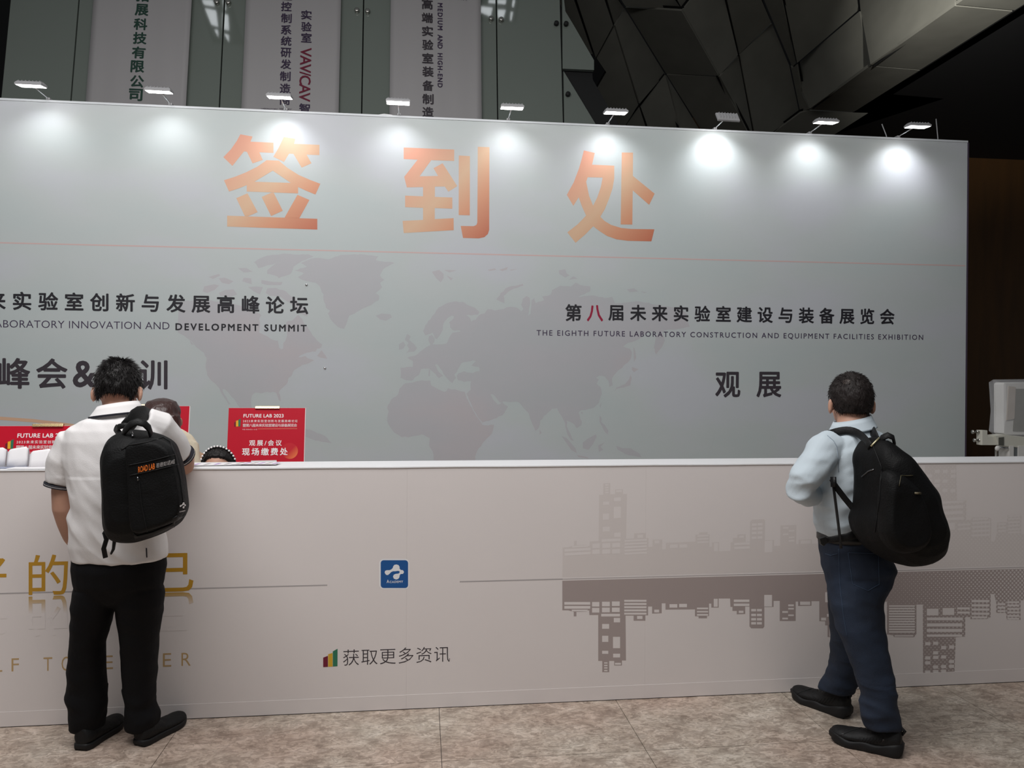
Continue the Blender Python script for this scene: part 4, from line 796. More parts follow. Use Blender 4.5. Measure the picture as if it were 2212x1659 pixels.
def shoe(par, heel, toe, w, h, sole, name='shoe', chunky=False, lace=True, m=None):
    heel = Vector((heel[0], heel[1], 0)); toe = Vector((toe[0], toe[1], 0)); f = (toe-heel); ln = f.length; f.normalize(); r = Vector((f.y, -f.x, 0)); up = Vector((0, 0, 1))
    key = [(0, .50, .96), (.03, .66, 1.02), (.10, .78, 1.06), (.22, .80, 1.02), (.34, .80, .88), (.46, .85, .70), (.60, .95, .66), (.72, 1.0, .61), (.84, .95, .57), (.93, .76, .50), (.98, .50, .42), (1, .28, .34)]
    def at(t):
        for (a, wa, ha), (b, wb, hb) in zip(key[:-1], key[1:]):
            if t <= b: k = (t-a)/(b-a); return wa+(wb-wa)*k, ha+(hb-ha)*k
        return key[-1][1:]
    T = [0, .012, .03, .06, .1]+[.1+.06*k for k in range(1, 13)]+[.86, .90, .935, .965, .985, 1]
    spring = lambda t: .014*max(0, (t-.7)/.3)**2+(.004*max(0, .08-t)/.08)
    R = []
    for t in T:
        a, b = at(t); c = heel+f*(t*ln); hw = w/2*a; hh = h*b-sole*.6; ring = []
        for j in range(20):
            q = 2*math.pi*j/20; x = math.cos(q); z = math.sin(q); x = math.copysign(abs(x)**.75, x); zz = math.copysign(abs(z)**.8, z)
            ring.append(c+r*(x*hw*(1-.30*max(0, zz)))+up*(sole*.6+spring(t)+hh*.5+zz*hh*.5))
        R.append(ring)
    mb = MB(); mb.loft(R); o = mb.fuse(name, m or M_shoe, par, .0055, 3, folds(.0012, 25, 25, 25))
    ol = [(t, 1) for t in T]+[(t, -1) for t in reversed(T)]; rs = []
    for z, k in ((0, .93), (.003, .985), (sole*.35, 1.05 if chunky else 1.02), (sole*.8, 1.06 if chunky else 1.02), (sole*1.02, 1.0), (sole*1.05, .9)):
        ring = []
        for i, (t, s_) in enumerate(ol):
            a, b = at(t); wob = (1+.05*math.sin(t*19) if chunky and 0 < z < sole else 1); hgt = 1.0+(.55*max(0, 1-t*2.6)+.12*math.sin(t*16) if chunky else 0)
            p = heel+f*((t-.5)*ln*(k if t in (0, 1) else 1)+.5*ln)+r*(s_*w/2*a*k*wob); ring.append(p+up*(z*hgt+spring(t)))
        rs.append(ring)
    MB().loft(rs).build('sole', M_sole, o, True)
    if lace:
        for k in range(4):
            t = .34+.065*k; a, b = at(t); c = heel+f*(t*ln); z = h*b+spring(t)-.002
            MB().tube([c-r*w*.24+up*(z-.012), c-r*w*.1+up*(z+.001), c+r*w*.12+f*.012+up*(z+.0), c+r*w*.24+f*.012+up*(z-.012)], .003, 6).build('shoelace', M_bag2, o, True)
        c = heel+f*(.3*ln)+up*(h*at(.3)[1]+.004); MB().tube([c, c+r*.02+up*.012, c+r*.035-up*.004], .0025, 6).build('lace_bow', M_bag2, o, True)
        MB().tube([heel+up*(h*.8), heel-f*.012+up*(h*.95), heel+f*.004+up*(h*1.06)], .007, 8).build('heel_tab', M_bag2, o, True)
    return o
def pillow(poly, Yb, Yf, name, m, par, prof=None, voxel=.007, smooth=5, disp=None, cy=None):
    """traced outline given real depth: cross-sections from the back (Yb) to the front (Yf)"""
    prof = prof or ((0, .86), (.12, .96), (.35, 1.0), (.6, .97), (.8, .88), (.93, .74), (1, .55))
    n = len(poly); sm_ = []
    for i in range(n):                          # rounded outline through the traced points
        p0, p1, p2, p3 = (Vector(poly[(i+k) % n]).to_2d() for k in (-1, 0, 1, 2))
        for t in (0, .33, .67): sm_.append(tuple(.5*((2*p1)+(p2-p0)*t+(2*p0-5*p1+4*p2-p3)*t*t+(3*p1-p0-3*p2+p3)*t*t*t)))
    poly = sm_
    cx = sum(p[0] for p in poly)/len(poly); cy = cy or sum(p[1] for p in poly)/len(poly); Ym = Yb+(Yf-Yb)*.4
    base = [onY(x, y, Ym) for x, y in poly]; c = sum(base, Vector())/len(base); R = []
    for t, k in prof:
        Y = Yb+(Yf-Yb)*t; R.append([Vector((c.x+(p.x-c.x)*k, Y, c.z+(p.z-c.z)*k)) for p in base])
    mb = MB(); mb.loft(R, False)
    for R_i in (R[0], R[-1]):
        b = len(mb.v); mb.v += R_i; mb.f += [tuple(b+i for i in q) for q in tessellate_polygon([R_i])]
    return mb.fuse(name, m, par, voxel, smooth, disp)

# ---- the man in the white polo shirt
pm = thing('person', 'person in white polo shirt and black trousers leaning over the counter', 'person', (-1.34, 3.6, 0))
C = onY(256, 834, 3.56); B = basis((-.10, .93, -.36))
mb = MB(); L = head(mb, C, B, 1.1)
mb.tube([C+B @ Vector((0, -.02, -.05)), onY(257, 872, 3.535), onY(256, 905, 3.50)], [.058, .062, .075], 18)
rings(mb, [(215, 298, 908, 3.5, .055), (160, 330, 938, 3.5, .085), (150, 345, 980, 3.49, .10), (165, 340, 1060, 3.48, .10), (165, 340, 1140, 3.48, .10), (170, 345, 1200, 3.49, .10), (180, 335, 1260, 3.5, .10)])
limb(mb, [(172, 950, 3.5, .045), (143, 1000, 3.5, .048), (137, 1060, 3.5, .047), (138, 1098, 3.505, .046), (143, 1130, 3.53, .037), (152, 1160, 3.57, .03), (164, 1178, 3.61, .026)])
w = onY(166, 1180, 3.62); hand(mb, w, (.55, .35, -.6), (-.6, .3, -.5), 1, .95, .5)
e = onY(397, 1006, 3.695); wr = Vector((e.x-.10, 3.985, ZC+.045))
sh = onY(338, 918, 3.53)
mb.tube([sh, onY(368, 955, 3.6), onY(392, 985, 3.665), e, e+(wr-e)*.3+Vector((.01, 0, .022)), e+(wr-e)*.7+Vector((0, 0, .012)), wr], [.05, .05, .046, .046, .042, .033, .027], 14)
hand(mb, wr, (-.55, .8, -.05), (0, 0, 1), -1, .95, .55)
limb(mb, [(205, 1240, 3.5, .075), (200, 1320, 3.52, .068), (190, 1400, 3.55, .045), (187, 1500, 3.57, .042), (189, 1562, 3.59, .036)]); limb(mb, [(303, 1240, 3.5, .075), (301, 1320, 3.52, .068), (301, 1400, 3.55, .045), (303, 1500, 3.57, .042), (307, 1562, 3.59, .036)])
body = mb.fuse('body', M_skin, pm, .007, 4); eyes(body, L, 1.1)
def line_m(d):     # short back and sides: keeps hair above a line that rises over the ears and forehead
    lim = -.60 if d.y < -.25 else (-.60+(d.y+.25)*1.5 if d.y < .15 else .0+(d.y-.15)*.75)
    return d.z-lim
hair(body, C, B, 1.1, .080, .103, .108, M_hair, line_m, 5200, .028, 11, .42, .008, (.1, -.1, 1))
SH = MB()
rings(SH, [(222, 292, 892, 3.505, .070), (204, 306, 900, 3.505, .080), (172, 332, 911, 3.5, .10), (147, 346, 929, 3.495, .115), (136, 353, 952, 3.49, .122), (137, 356, 990, 3.485, .126), (150, 356, 1040, 3.48, .128), (154, 354, 1090, 3.48, .128), (151, 353, 1140, 3.485, .128), (151, 356, 1175, 3.49, .13), (156, 359, 1198, 3.495, .128), (158, 358, 1206, 3.495, .126)])
limb(SH, [(190, 950, 3.5, .06), (160, 958, 3.5, .076), (141, 1000, 3.5, .072), (131, 1044, 3.5, .062)], 18)
limb(SH, [(315, 915, 3.51, .07), (340, 922, 3.53, .072), (366, 952, 3.6, .068), (390, 982, 3.66, .058)], 18)
polo = SH.fuse('polo_shirt', M_polo, pm, .006, 5, lambda p, n: folds(.0075, 9, 9, 5, .9)(p, n)*(1.2 if p.z < 1.2 else .75))
S = Surf([polo])
for (a, b, Y, r0, d0) in (((131, 1046), (129.5, 1052), 3.5, .0635, 0), ((390.5, 982.5), (394, 987), 3.662, .0595, 0)):
    p, q = onY(*a, Y), onY(*b, Y+(.012 if a[0] > 300 else 0)); d = (q-p)
    MB().tube([p-d*.1, p+d*.25], r0+.001, 22).build('cuff_stripe', M_navy, polo, True); MB().tube([p+d*.25, p+d*.6], r0, 22).build('cuff_edge', M_polo, polo, True); MB().tube([p+d*.6, p+d*.95], r0+.001, 22).build('cuff_stripe', M_navy, polo, True)
# collar: folded band round the neck
def collar(par, cx, cy, Y, L, m, stripe=None, tilt=(0, 0), n=28):
    R = []
    for (rx, ry, dz) in L: R.append([Vector((cx+rx*math.cos(t), Y+ry*math.sin(t), cy+dz+tilt[0]*math.cos(t)+tilt[1]*math.sin(t))) for t in [2*math.pi*j/n for j in range(n)]])
    o = MB().loft(R, False).build('collar', m, par, True); sm = o.modifiers.new('t', 'SOLIDIFY'); sm.thickness = .004
    if stripe:
        a, b = R[-1], R[-2]; MB().loft([[p+(p-q)*.02+Vector((0, 0, .004)) for p, q in zip(a, b)], [p+(p-q)*.12-Vector((0, 0, .004)) for p, q in zip(a, b)]], False).build('collar_stripe', stripe, o, True)
    return o
cc = onY(254, 888, 3.51)
collar(polo, cc.x, cc.z, 3.515, [(.080, .072, -.010), (.078, .071, .024), (.082, .075, .031), (.094, .086, .012), (.110, .100, -.010), (.116, .106, -.017)], M_polo, M_navy, (.014, -.004))
S.line([(316, 1184), (317, 1204)], .0025, 'side_vent', M_navy, polo)
TR = MB()
rings(TR, [(160, 356, 1190, 3.5, .118), (158, 356, 1225, 3.5, .125), (159, 354, 1258, 3.505, .118), (166, 346, 1290, 3.51, .085), (180, 330, 1306, 3.51, .04)])
rings(TR, [(160, 258, 1270, 3.51, .10), (158, 250, 1302, 3.515, .098), (157, 237, 1345, 3.53, .092), (156, 224, 1392, 3.545, .085), (150, 225, 1430, 3.56, .082), (146, 227, 1480, 3.575, .08), (147, 227, 1520, 3.585, .08), (153, 224, 1550, 3.59, .078), (158, 221, 1572, 3.595, .074)])
rings(TR, [(245, 353, 1270, 3.51, .10), (250, 352, 1302, 3.515, .098), (258, 346, 1345, 3.53, .09), (264, 339, 1392, 3.545, .084), (265, 338, 1440, 3.56, .08), (270, 333, 1490, 3.575, .078), (276, 331, 1520, 3.585, .078), (273, 341, 1548, 3.59, .085), (275, 340, 1568, 3.595, .076)])
tro = TR.fuse('trousers', M_trous, pm, .007, 4, lambda p, n: folds(.006, 7, 7, 9, .4)(p, n)*(1.8 if p.z < .25 else 1))
shoe(pm, (-1.462, 3.515), (-1.398, 3.772), .106, .098, .026, lace=False); shoe(pm, (-1.228, 3.53), (-1.112, 3.768), .106, .098, .026, lace=False)

# ---- backpack on his shoulder
bp = thing('backpack', 'black laptop backpack with orange lettering hanging from one shoulder', 'backpack', onY(315, 1170, 3.22))
out = [(229, 990), (231, 968), (240, 948), (254, 936), (280, 928), (310, 930), (338, 938), (360, 948), (373, 962), (382, 985), (390, 1015), (396, 1055), (400, 1095), (398, 1112), (388, 1130), (362, 1148), (325, 1163), (295, 1171), (262, 1170), (244, 1161), (236, 1140), (233, 1100), (231, 1040)]
bb = pillow(out, 3.345, 3.09, 'main_compartment', M_bag, bp, None, .006, 5, folds(.003, 9, 9, 9))
fp = pillow([(278, 960), (330, 948), (365, 962), (378, 985), (394, 1060), (396, 1098), (384, 1122), (340, 1140), (292, 1150), (284, 1100), (280, 1020)], 3.13, 3.055, 'front_pocket', M_bag, bp, ((0, 1.0), (.5, 1.0), (.8, .97), (1, .93)), .006, 4, folds(.002, 12, 12, 12))
S = Surf([bb, fp])
S.line([(262, 972), (280, 962), (320, 955), (352, 945), (368, 955), (378, 985), (390, 1040), (397, 1100)], .0022, 'zip_seam', M_bag2, bp)
S.line([(278, 1005), (320, 997), (378, 982)], .002, 'zip_seam', M_bag2, bp); S.line([(281, 1027), (320, 1019), (385, 1003)], .002, 'zip_seam', M_bag2, bp)
S.line([(300, 1034), (306, 1090), (318, 1148)], .0022, 'zip_seam', M_bag2, bp)
S.band([(290, 1158), (330, 1148), (372, 1130), (398, 1112)], 16, 'bottom_panel', M_bag3, bp)
S.text('ROAD LAB', 299, 1008, 335, 1021, -8, .022, mat('orange_print_badge', (236, 120, 40), .5), bp)
S.text('若德如诺威', 338, 1001, 376, 1011, -9, .0, mat('silver_print', (176, 170, 168), .4), bp)
lg = [((x-659)/183, (y-608)/142) for x, y in LOGO]
P = [S.hit(387+a*13, 1086+b*13-a*1.5, .003, Vector()) for a, b in lg]; MB().poly(P).build('logo_mark', M_signw, bp)
S.text('ACADEMY', 386, 1104, 399, 1106.5, -2.5, .02, M_signw, bp)
S.line([(284, 936), (287, 946)], .005, 'zip_pull', M_zip, bp, .006); S.line([(298, 1030), (299, 1038)], .003, 'zip_pull', M_zip, bp, .004)
mb = MB(); mb.tube(pts([(262, 946, 3.2), (270, 930, 3.16), (282, 917, 3.14), (297, 911, 3.13), (312, 915, 3.14), (322, 925, 3.16), (326, 938, 3.19)]), [(.006, .016)]*7, 10); mb.build('carry_handle', M_bag2, bp, True)
mb = MB(); mb.tube(pts([(272, 925, 3.33), (283, 912, 3.352), (291, 901, 3.375), (302, 894, 3.42), (315, 892, 3.47), (330, 900, 3.58), (345, 930, 3.665), (350, 980, 3.69), (345, 1060, 3.66), (335, 1120, 3.6)]), [(.006, .034)]*10, 12); mb.build('shoulder_strap', M_bag2, bp, True)
mb = MB(); mb.tube(pts([(250, 928, 3.3), (256, 922, 3.27), (268, 919, 3.25), (280, 920, 3.26)]), [(.005, .012)]*4, 10); mb.tube(pts([(249, 924, 3.3), (257, 936, 3.28), (266, 948, 3.25), (268, 956, 3.2)]), [(.005, .018)]*4, 10); mb.build('loose_strap', M_bag2, bp, True)
mb = MB(); mb.tube(pts([(244, 1132, 3.3), (246, 1150, 3.27), (247, 1170, 3.26), (245, 1186, 3.26), (240, 1196, 3.27)]), [(.006, .012), (.008, .014), (.007, .014), (.006, .011), (.004, .006)], 10); mb.build('loose_strap', M_bag2, bp, True)
mb = MB(); mb.tube(pts([(234, 1140, 3.28), (226, 1152, 3.27), (230, 1165, 3.27), (224, 1185, 3.27), (228, 1205, 3.27)]), [(.004, .010)]*5, 10); mb.build('strap_end', M_bag2, bp, True)

# ---- the man with folded arms
pr = thing('person', 'person in pale blue shirt and jeans standing with folded arms', 'person', (2.0, 3.3, 0))
C = onY(1838, 859, 3.3); B = basis((.19, .98, .02))
mb = MB(); L = head(mb, C, B, 1.1)
mb.tube([C+B @ Vector((0, -.02, -.05)), onY(1840, 900, 3.29), onY(1843, 935, 3.27)], [.06, .062, .075], 18)
rings(mb, [(1800, 1880, 935, 3.27, .07), (1785, 1895, 960, 3.27, .09), (1785, 1895, 1010, 3.27, .10), (1785, 1885, 1080, 3.28, .095), (1788, 1880, 1140, 3.29, .095), (1792, 1890, 1200, 3.3, .10)])
limb(mb, [(1795, 970, 3.25, .05), (1755, 1015, 3.2, .048), (1731, 1050, 3.195, .036), (1746, 1064, 3.25, .034), (1765, 1070, 3.33, .030)])
wl = onY(1768, 1071, 3.345); hand(mb, wl, (.35, .72, .05), (-.75, .35, .35), 1, .95, .55)
limb(mb, [(1888, 965, 3.3, .05), (1912, 1010, 3.42, .048), (1903, 1048, 3.495, .036), (1862, 1061, 3.525, .034), (1815, 1060, 3.5, .032)])
hand(mb, onY(1812, 1060, 3.5), (-.8, -.35, .05), (-.2, .85, .3), -1, .95, .6)
limb(mb, [(1850, 1190, 3.28, .085), (1850, 1290, 3.24, .08), (1868, 1400, 3.19, .05), (1895, 1500, 3.15, .048), (1905, 1565, 3.135, .04)])
limb(mb, [(1835, 1200, 3.34, .085), (1832, 1300, 3.38, .075), (1830, 1390, 3.44, .05), (1815, 1460, 3.49, .045), (1806, 1495, 3.51, .038)])
body = mb.fuse('body', M_skin, pr, .007, 4); eyes(body, L, 1.1)
def line_r(d):
    lim = -.66 if d.y < -.3 else (-.66+(d.y+.3)*1.35 if d.y < .15 else -.05+(d.y-.15)*.75)
    return d.z-lim
M_hair2 = mat('thinning_black_hair', (34, 28, 27), .55, spec=.3, bump=.6, bscale=110, stretch=(1, 1, .4))
ho = hair(body, C, B, 1.1, .084, .102, .104, M_hair2, line_r, 4200, .020, 21, .22, .005, (-.2, -.3, 1))
Sh_ = Surf([ho]); mbp = MB(); mbp.v = [Sh_.hit(1829, 825, .002, Vector())]+[Sh_.hit(1829+a*math.cos(k*.3927), 825+a*.6*math.sin(k*.3927), .002-.0003*a/4, Vector()) for a in (4, 9) for k in range(16)]
mbp.f = [(0, 1+k, 1+(k+1) % 16) for k in range(16)]+[(1+k, 17+k, 17+(k+1) % 16, 1+(k+1) % 16) for k in range(16)]
mbp.build('thin_crown_patch', mat('scalp', (54, 44, 40), .6, var=.5, vscale=220), ho, True)
SH = MB()
rings(SH, [(1808, 1876, 922, 3.275, .068), (1796, 1890, 936, 3.275, .085), (1780, 1900, 950, 3.275, .10), (1769, 1906, 973, 3.275, .12), (1770, 1906, 1010, 3.275, .128), (1768, 1900, 1050, 3.28, .128), (1765, 1890, 1090, 3.285, .126), (1767, 1880, 1130, 3.29, .122), (1774, 1874, 1152, 3.295, .115), (1778, 1870, 1160, 3.295, .11)])
limb(SH, [(1800, 960, 3.26, .07), (1782, 972, 3.24, .074), (1757, 1008, 3.205, .07), (1733, 1042, 3.185, .062), (1727, 1056, 3.19, .058), (1742, 1066, 3.235, .052), (1757, 1070, 3.295, .044)], 18)
limb(SH, [(1880, 960, 3.29, .07), (1900, 985, 3.36, .07), (1912, 1020, 3.44, .062), (1903, 1050, 3.5, .056), (1865, 1062, 3.525, .05), (1838, 1062, 3.52, .042)], 18)
shirt = SH.fuse('shirt', M_shirt, pr, .006, 5, lambda p, n: folds(.009, 8, 8, 11, -.9)(p, n))
cc = onY(1842, 923, 3.28)
collar(shirt, cc.x, cc.z, 3.285, [(.078, .070, -.012), (.077, .070, .034), (.081, .074, .041), (.090, .084, .020), (.104, .098, -.008), (.108, .102, -.014)], M_shirt, None, (.018, -.002))
S = Surf([shirt])
S.line([(1787, 941), (1800, 952), (1808, 966), (1811, 1000), (1812, 1020)], .0016, 'shoulder_seam', mat('shirt_seam', (150, 162, 174), .8), shirt)
J = MB()
rings(J, [(1779, 1872, 1152, 3.295, .112), (1777, 1880, 1170, 3.295, .12), (1779, 1910, 1198, 3.295, .135), (1784, 1928, 1228, 3.29, .138), (1790, 1918, 1256, 3.285, .12), (1800, 1895, 1285, 3.28, .08)])
rings(J, [(1792, 1924, 1245, 3.275, .12), (1797, 1899, 1300, 3.24, .10), (1811, 1905, 1355, 3.21, .092), (1830, 1911, 1400, 3.19, .082), (1851, 1924, 1455, 3.165, .076), (1866, 1930, 1505, 3.15, .070), (1866, 1937, 1540, 3.14, .070), (1874, 1939, 1570, 3.135, .066)])
rings(J, [(1795, 1885, 1265, 3.36, .10), (1797, 1870, 1330, 3.40, .085), (1800, 1866, 1390, 3.45, .078), (1797, 1858, 1432, 3.48, .075), (1786, 1850, 1462, 3.50, .072), (1773, 1842, 1490, 3.515, .07)])
jn = J.fuse('jeans', M_jean, pr, .007, 3, lambda p, n: folds(.0075, 7, 7, 13, .4)(p, n)*(1.7 if p.z < .3 else .8))
S = Surf([jn])
S.line([(1832, 1194), (1842, 1262), (1875, 1276), (1899, 1262), (1897, 1196), (1832, 1194)], .0014, 'pocket_stitch', M_stitch, jn)
S.line([(1812, 1185), (1814, 1260), (1822, 1330), (1830, 1375)], .0014, 'side_seam', M_stitch, jn); S.line([(1783, 1196), (1795, 1200), (1809, 1196)], .0016, 'pocket_stitch', M_stitch, jn)
bl = MB(); R = [RG(1773, 1874, y, 3.295, .121, sq=.9) for y in (1151, 1166)]; bl.loft(R, False); b_ = bl.build('belt', M_belt, pr, True); b_.modifiers.new('t', 'SOLIDIFY').thickness = .004
for px in (1800, 1822): S2 = Surf([b_]); S2.line([(px, 1149), (px, 1168)], .004, 'belt_loop', M_jean, b_)
shoe(pr, (2.062, 3.09), (1.845, 3.275), .110, .118, .036, chunky=True); shoe(pr, (2.04, 3.47), (1.898, 3.735), .110, .118, .036, chunky=True)

for o_ in [c for c in pr.children if c.name.startswith('shoe')]:
    sf = Surf([o_])
    near = min(v.co.y for v in o_.data.vertices) < 3.2
    ox, oy = (0, 0) if near else (-105, -85)
    for k in range(7): sf.line([(1858+k*7+ox, 1604+oy), (1866+k*7+ox, 1594+oy)], .0012, 'side_rib', M_sole, o_)
    sf.line([(1812+ox, 1590+oy), (1840+ox, 1578+oy), (1862+ox, 1572+oy)], .0016, 'upper_seam', M_sole, o_)
    if near:
        for x, y in ((1819, 1587), (1907, 1599)): sf.line([(x, y+3), (x, y-2), (x+3, y-2), (x+3, y), (x, y+.5)], .0009, 'logo_mark', M_zip, o_)
# ---- his rucksack
rk = thing('backpack', 'large plain black rucksack worn over the pale blue shirt', 'backpack', onY(1945, 1215, 3.0))
out = [(1866, 985), (1872, 962), (1886, 948), (1906, 950), (1930, 966), (1952, 992), (1976, 1028), (1996, 1056), (2005, 1090), (2014, 1125), (2024, 1152), (2024, 1178), (2013, 1200), (1990, 1213), (1962, 1220), (1932, 1214), (1902, 1199), (1872, 1172), (1858, 1150), (1856, 1122), (1864, 1090), (1869, 1040)]
rb = pillow(out, 3.14, 2.86, 'main_compartment', M_bag, rk, None, .006, 6, folds(.010, 6, 6, 6, .3))
fp = pillow([(1915, 1020), (1955, 1030), (1985, 1065), (1998, 1110), (2006, 1150), (1995, 1180), (1960, 1195), (1925, 1185), (1905, 1150), (1905, 1080)], 2.90, 2.825, 'front_pocket', M_bag, rk, ((0, 1), (.4, 1), (.75, .93), (1, .78)), .006, 5, folds(.004, 9, 9, 9))
S = Surf([rb, fp])
S.line([(1885, 960), (1905, 1010), (1900, 1080), (1890, 1150)], .0022, 'zip_seam', M_bag2, rk); S.line([(1942, 1050), (1946, 1028), (1972, 1027)], .0018, 'piping', mat('olive_piping', (70, 64, 44), .6), rk)
S.band([(1975, 1065), (1988, 1066)], 4, 'badge', mat('tan_badge', (110, 100, 78), .5), rk); S.line([(1884, 966), (1900, 949)], .0045, 'zip_pull', mat('brass_pull', (196, 186, 150), .35, metal=.7), rk, .006)
S.line([(1862, 1030), (1876, 1018), (1888, 1014)], .003, 'cord', M_zip, rk)
mb = MB(); mb.tube(pts([(1898, 958, 3.02), (1906, 946, 2.99), (1918, 940, 2.97), (1929, 945, 2.97), (1932, 958, 2.98), (1930, 974, 3.0)]), [(.006, .015)]*6, 10); mb.build('carry_handle', M_bag2, rk, True)
Ss = Surf([shirt, rb]); hp = [Ss.hit(x, y, .007) for x, y in ((1806, 940), (1812, 937), (1818, 935), (1826, 933), (1834, 933), (1842, 934), (1850, 938), (1858, 944), (1866, 951), (1874, 958), (1882, 966))]; hp = [p for p in hp if p is not None]; hp = [hp[0]+Vector((-.012, .075, -.012)), hp[0]+Vector((-.01, .04, .002))]+hp
for _ in range(6): hp = [hp[0]]+[(hp[k-1]+hp[k]*2+hp[k+1])/4+Vector((0, -.0012, .0012)) for k in range(1, len(hp)-1)]+[hp[-1]]
MB().tube(hp, [(.005, .017)]*len(hp), 12).build('shoulder_strap', M_bag2, rk, True)
mb = MB(); mb.tube(pts([(1806, 938, 3.24), (1796, 945, 3.33), (1786, 965, 3.405), (1783, 1000, 3.425), (1790, 1040, 3.41)]), [(.004, .018)]*5, 12); mb.build('shoulder_strap', M_bag2, rk, True)
mb = MB(); mb.tube(pts([(1896, 955, 3.12), (1889, 940, 3.14), (1884, 930, 3.2), (1880, 936, 3.3), (1872, 960, 3.41), (1868, 1020, 3.43)]), [(.006, .02)]*6, 12); mb.build('shoulder_strap', M_bag2, rk, True)
mb = MB(); mb.tube(pts([(1796, 1035, 3.135), (1806, 1052, 3.13), (1826, 1078, 3.125), (1848, 1104, 3.12), (1862, 1122, 3.1)]), [(.004, .010), (.004, .013), (.004, .013), (.004, .014), (.004, .02)], 10); mb.build('webbing_strap', M_bag2, rk, True)
mb = MB(); mb.tube(pts([(1799, 1040, 3.132), (1803, 1070, 3.13), (1808, 1110, 3.13), (1813, 1150, 3.14), (1817, 1185, 3.12)]), [(.003, .011)]*5, 10); mb.build('webbing_strap', M_bag2, rk, True)
mb = MB(); mb.tube(pts([(1800, 1030, 3.125), (1801, 1052, 3.12)]), [(.010, .018)]*2, 10); mb.build('strap_adjuster', M_bag3, rk, True)
mb = MB(); mb.tube(pts([(1860, 1150, 3.13), (1830, 1160, 3.14), (1800, 1165, 3.16), (1784, 1168, 3.19)]), [(.004, .02), (.004, .017), (.004, .015), (.004, .012)], 10); mb.build('hip_strap', M_bag2, rk, True)
MB().prism([onY(x, y, 3.18) for x, y in ((1771, 1164), (1784, 1160), (1790, 1170), (1780, 1180), (1774, 1176))], (0, .02, 0)).build('hip_buckle', M_belt, rk, bevel=.002)

# ---- the two women behind the counter
pw = thing('person', 'person with long brown hair in cream top behind the counter', 'person', (-1.42, 4.5, 0))
C = onY(352, 905, 4.45); B = basis((.05, -.66, -.75))
mb = MB(); L = head(mb, C, B, 1.0)
mb.tube([C+B @ Vector((0, -.03, -.04)), Vector((C.x-.01, 4.58, 1.33)), Vector((C.x-.03, 4.66, 1.24))], [.048, .05, .06], 16)
rz = lambda cx, cy, z, rx, ry, n=22: [Vector((cx+rx*math.cos(t), cy+ry*math.sin(t), z)) for t in [2*math.pi*j/n for j in range(n)]]
mb.loft([rz(C.x-.03, 4.66, z, rx, .08) for z, rx in ((1.27, .07), (1.22, .12), (1.1, .12), (.98, .11), (.88, .12), (.8, .12))])
for k in (-1, 1):
    mb.tube([(C.x-.03+k*.12, 4.64, 1.2), (C.x-.03+k*.145, 4.57, 1.0), (C.x-.03+k*.14, 4.45, .93), (C.x-.03+k*.10, 4.32, .95)], [.045, .04, .036, .026], 12); hand(mb, (C.x-.03+k*.09, 4.30, .955), (-k*.3, -.9, 0), (0, 0, 1), k, .88, .5)
    mb.tube([(C.x+k*.08, 4.62, .86), (C.x+k*.09, 4.62, .45), (C.x+k*.09, 4.63, .08)], [.08, .055, .04], 12); mb.ell((C.x+k*.09, 4.58, .035), (.04, .11, .034))
body = mb.fuse('body', M_skin, pw, .007, 4); eyes(body, L)
mb = MB(); mb.loft([rz(C.x-.03+dx, 4.66, z, rx, ry) for z, rx, ry, dx in ((1.32, .065, .06, 0), (1.285, .11, .08, .01), (1.23, .15, .09, .01), (1.15, .15, .1, .01), (1.0, .14, .1, 0), (.85, .145, .11, 0), (.72, .15, .115, 0))])
mb.tube([(C.x+.07, 4.65, 1.23), (C.x+.115, 4.58, 1.06), (C.x+.11, 4.48, .97)], [.065, .06, .05], 14); mb.tube([(C.x-.14, 4.65, 1.23), (C.x-.175, 4.58, 1.06), (C.x-.17, 4.48, .97)], [.065, .06, .05], 14)
mb.fuse('cream_top', M_cream, pw, .008, 5, folds(.004, 9, 9, 6))
mb = MB(); mb.loft([rz(C.x-.03, 4.66, z, rx, rx*.75) for z, rx in ((.78, .145), (.6, .15), (.4, .16), (.3, .16))]); mb.build('dark_skirt', M_trous, pw, True)
HR = MB(); Lh = [(318, 380, 866, 4.44, .06), (312, 384, 880, 4.43, .09), (308, 387, 900, 4.42, .105), (306, 388, 925, 4.42, .105), (308, 386, 948, 4.42, .095), (316, 382, 966, 4.42, .07)]
HR.loft([RG(*l) for l in Lh]); HR.ell(onY(350, 890, 4.44), (.098, .1, .078)); HR.tube(pts([(370, 900, 4.38), (374, 930, 4.36), (378, 960, 4.36), (384, 985, 4.37)]), [.05, .04, .03, .014], 12); HR.tube(pts([(376, 930, 4.35), (386, 950, 4.345), (394, 966, 4.35), (400, 985, 4.36)]), [.02, .014, .009, .003], 10)
HR.fuse('long_hair', M_brownhair, body, .006, 14, lambda p, n: .0025*noise.noise(Vector((p.x*60, p.y*60, p.z*5))))

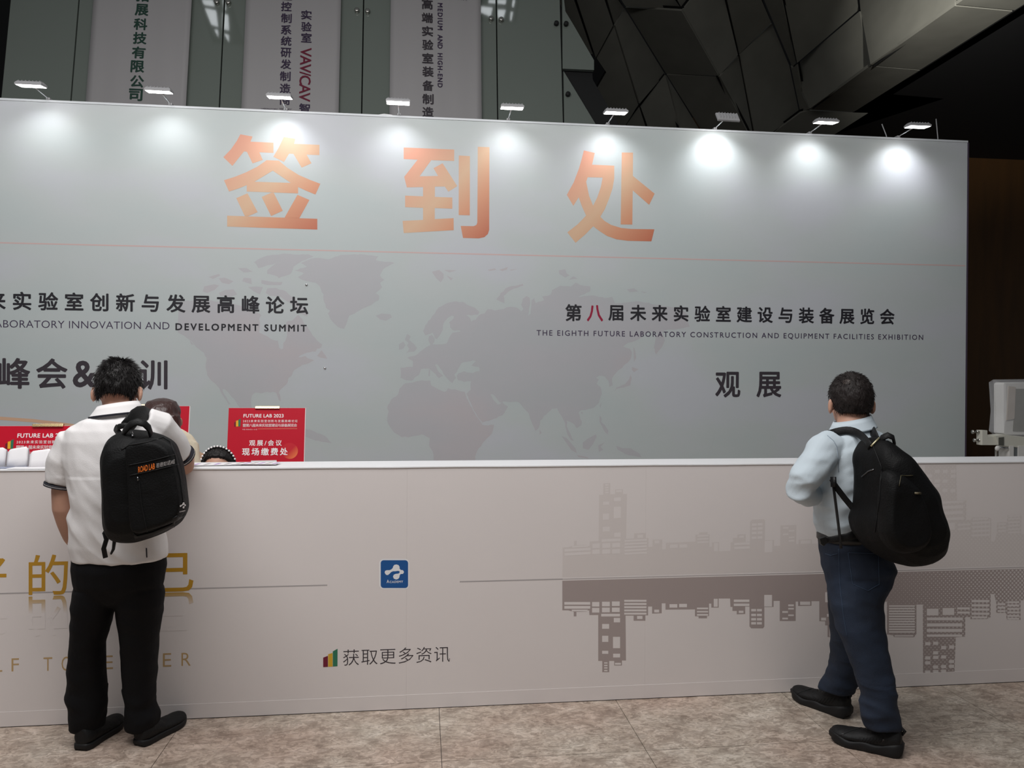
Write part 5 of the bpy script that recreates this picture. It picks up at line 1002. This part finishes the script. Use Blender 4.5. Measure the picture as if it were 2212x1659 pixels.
pz = thing('person', 'person with beaded headband seated low behind the counter', 'person', (-1.1, 4.45, 0))
C = onY(473, 1007, 4.4); B = basis((.0, -.98, -.2))
mb = MB(); L = head(mb, C, B, 1.0)
mb.tube([C+B @ Vector((0, -.02, -.05)), Vector((C.x, 4.46, .98)), Vector((C.x, 4.5, .9))], [.048, .05, .06], 16)
mb.loft([rz(C.x, 4.5, z, rx, .085) for z, rx in ((.93, .07), (.88, .12), (.76, .12), (.64, .11), (.52, .13), (.46, .13))])
for k in (-1, 1):
    mb.tube([(C.x+k*.12, 4.49, .86), (C.x+k*.14, 4.45, .66), (C.x+k*.12, 4.3, .76)], [.042, .038, .026], 12); hand(mb, (C.x+k*.11, 4.28, .765), (-k*.3, -.9, 0), (0, 0, 1), k, .88, .5)
    mb.tube([(C.x+k*.08, 4.5, .5), (C.x+k*.09, 4.2, .48), (C.x+k*.09, 4.18, .1)], [.075, .06, .042], 12); mb.ell((C.x+k*.09, 4.15, .035), (.04, .07, .034))
body = mb.fuse('body', M_skin, pz, .007, 4); eyes(body, L)
def line_w(d): return d.z-(-.7 if d.y < .1 else -.7+(d.y-.1)*3.2 if d.y < .42 else .42+(d.y-.42)*1.0)
hair(body, C, B, 1.0, .088, .106, .108, M_hair, line_w, 700, .018, 31, .12, .003)
mb = MB(); mb.loft([rz(C.x, 4.5, z, rx, ry) for z, rx, ry in ((.95, .065, .07), (.91, .12, .085), (.86, .145, .095), (.75, .14, .1), (.6, .135, .105), (.47, .145, .12))]); mb.fuse('white_blouse', M_polo, pz, .008, 4)
hb = thing('headband', 'dark headband set with white beads on the seated woman', 'headband', C+Vector((0, 0, .1)))
arc = []
for k in range(33):
    t = math.radians(-78+156*k/32); arc.append(C+B @ Vector((.092*math.sin(t), .004, .1125*math.cos(t))))
MB().tube(arc, [(.004, .008)]*33, 8).build('band', M_belt, hb, True)
for k in range(2, 31, 2): MB().ell(arc[k]+(arc[k]-C).normalized()*.004+B @ Vector((0, .006, 0)), (.006, .006, .006), 10, 6).build('bead', M_signw, hb, True)
st = thing('stool', 'round stool under the seated woman behind the counter', 'stool', (C.x, 4.5, 0))
MB().tube([(C.x, 4.52, .40), (C.x, 4.52, .41), (C.x, 4.52, .44), (C.x, 4.52, .45)], [.17, .18, .18, .17], 24).build('seat', M_belt, st, True)
for k in range(4):
    a = k*math.pi/2+.78; MB().tube([(C.x+.12*math.cos(a), 4.52+.12*math.sin(a), .4), (C.x+.17*math.cos(a), 4.52+.17*math.sin(a), 0)], .012, 8).build('leg', M_chrome, st, True)
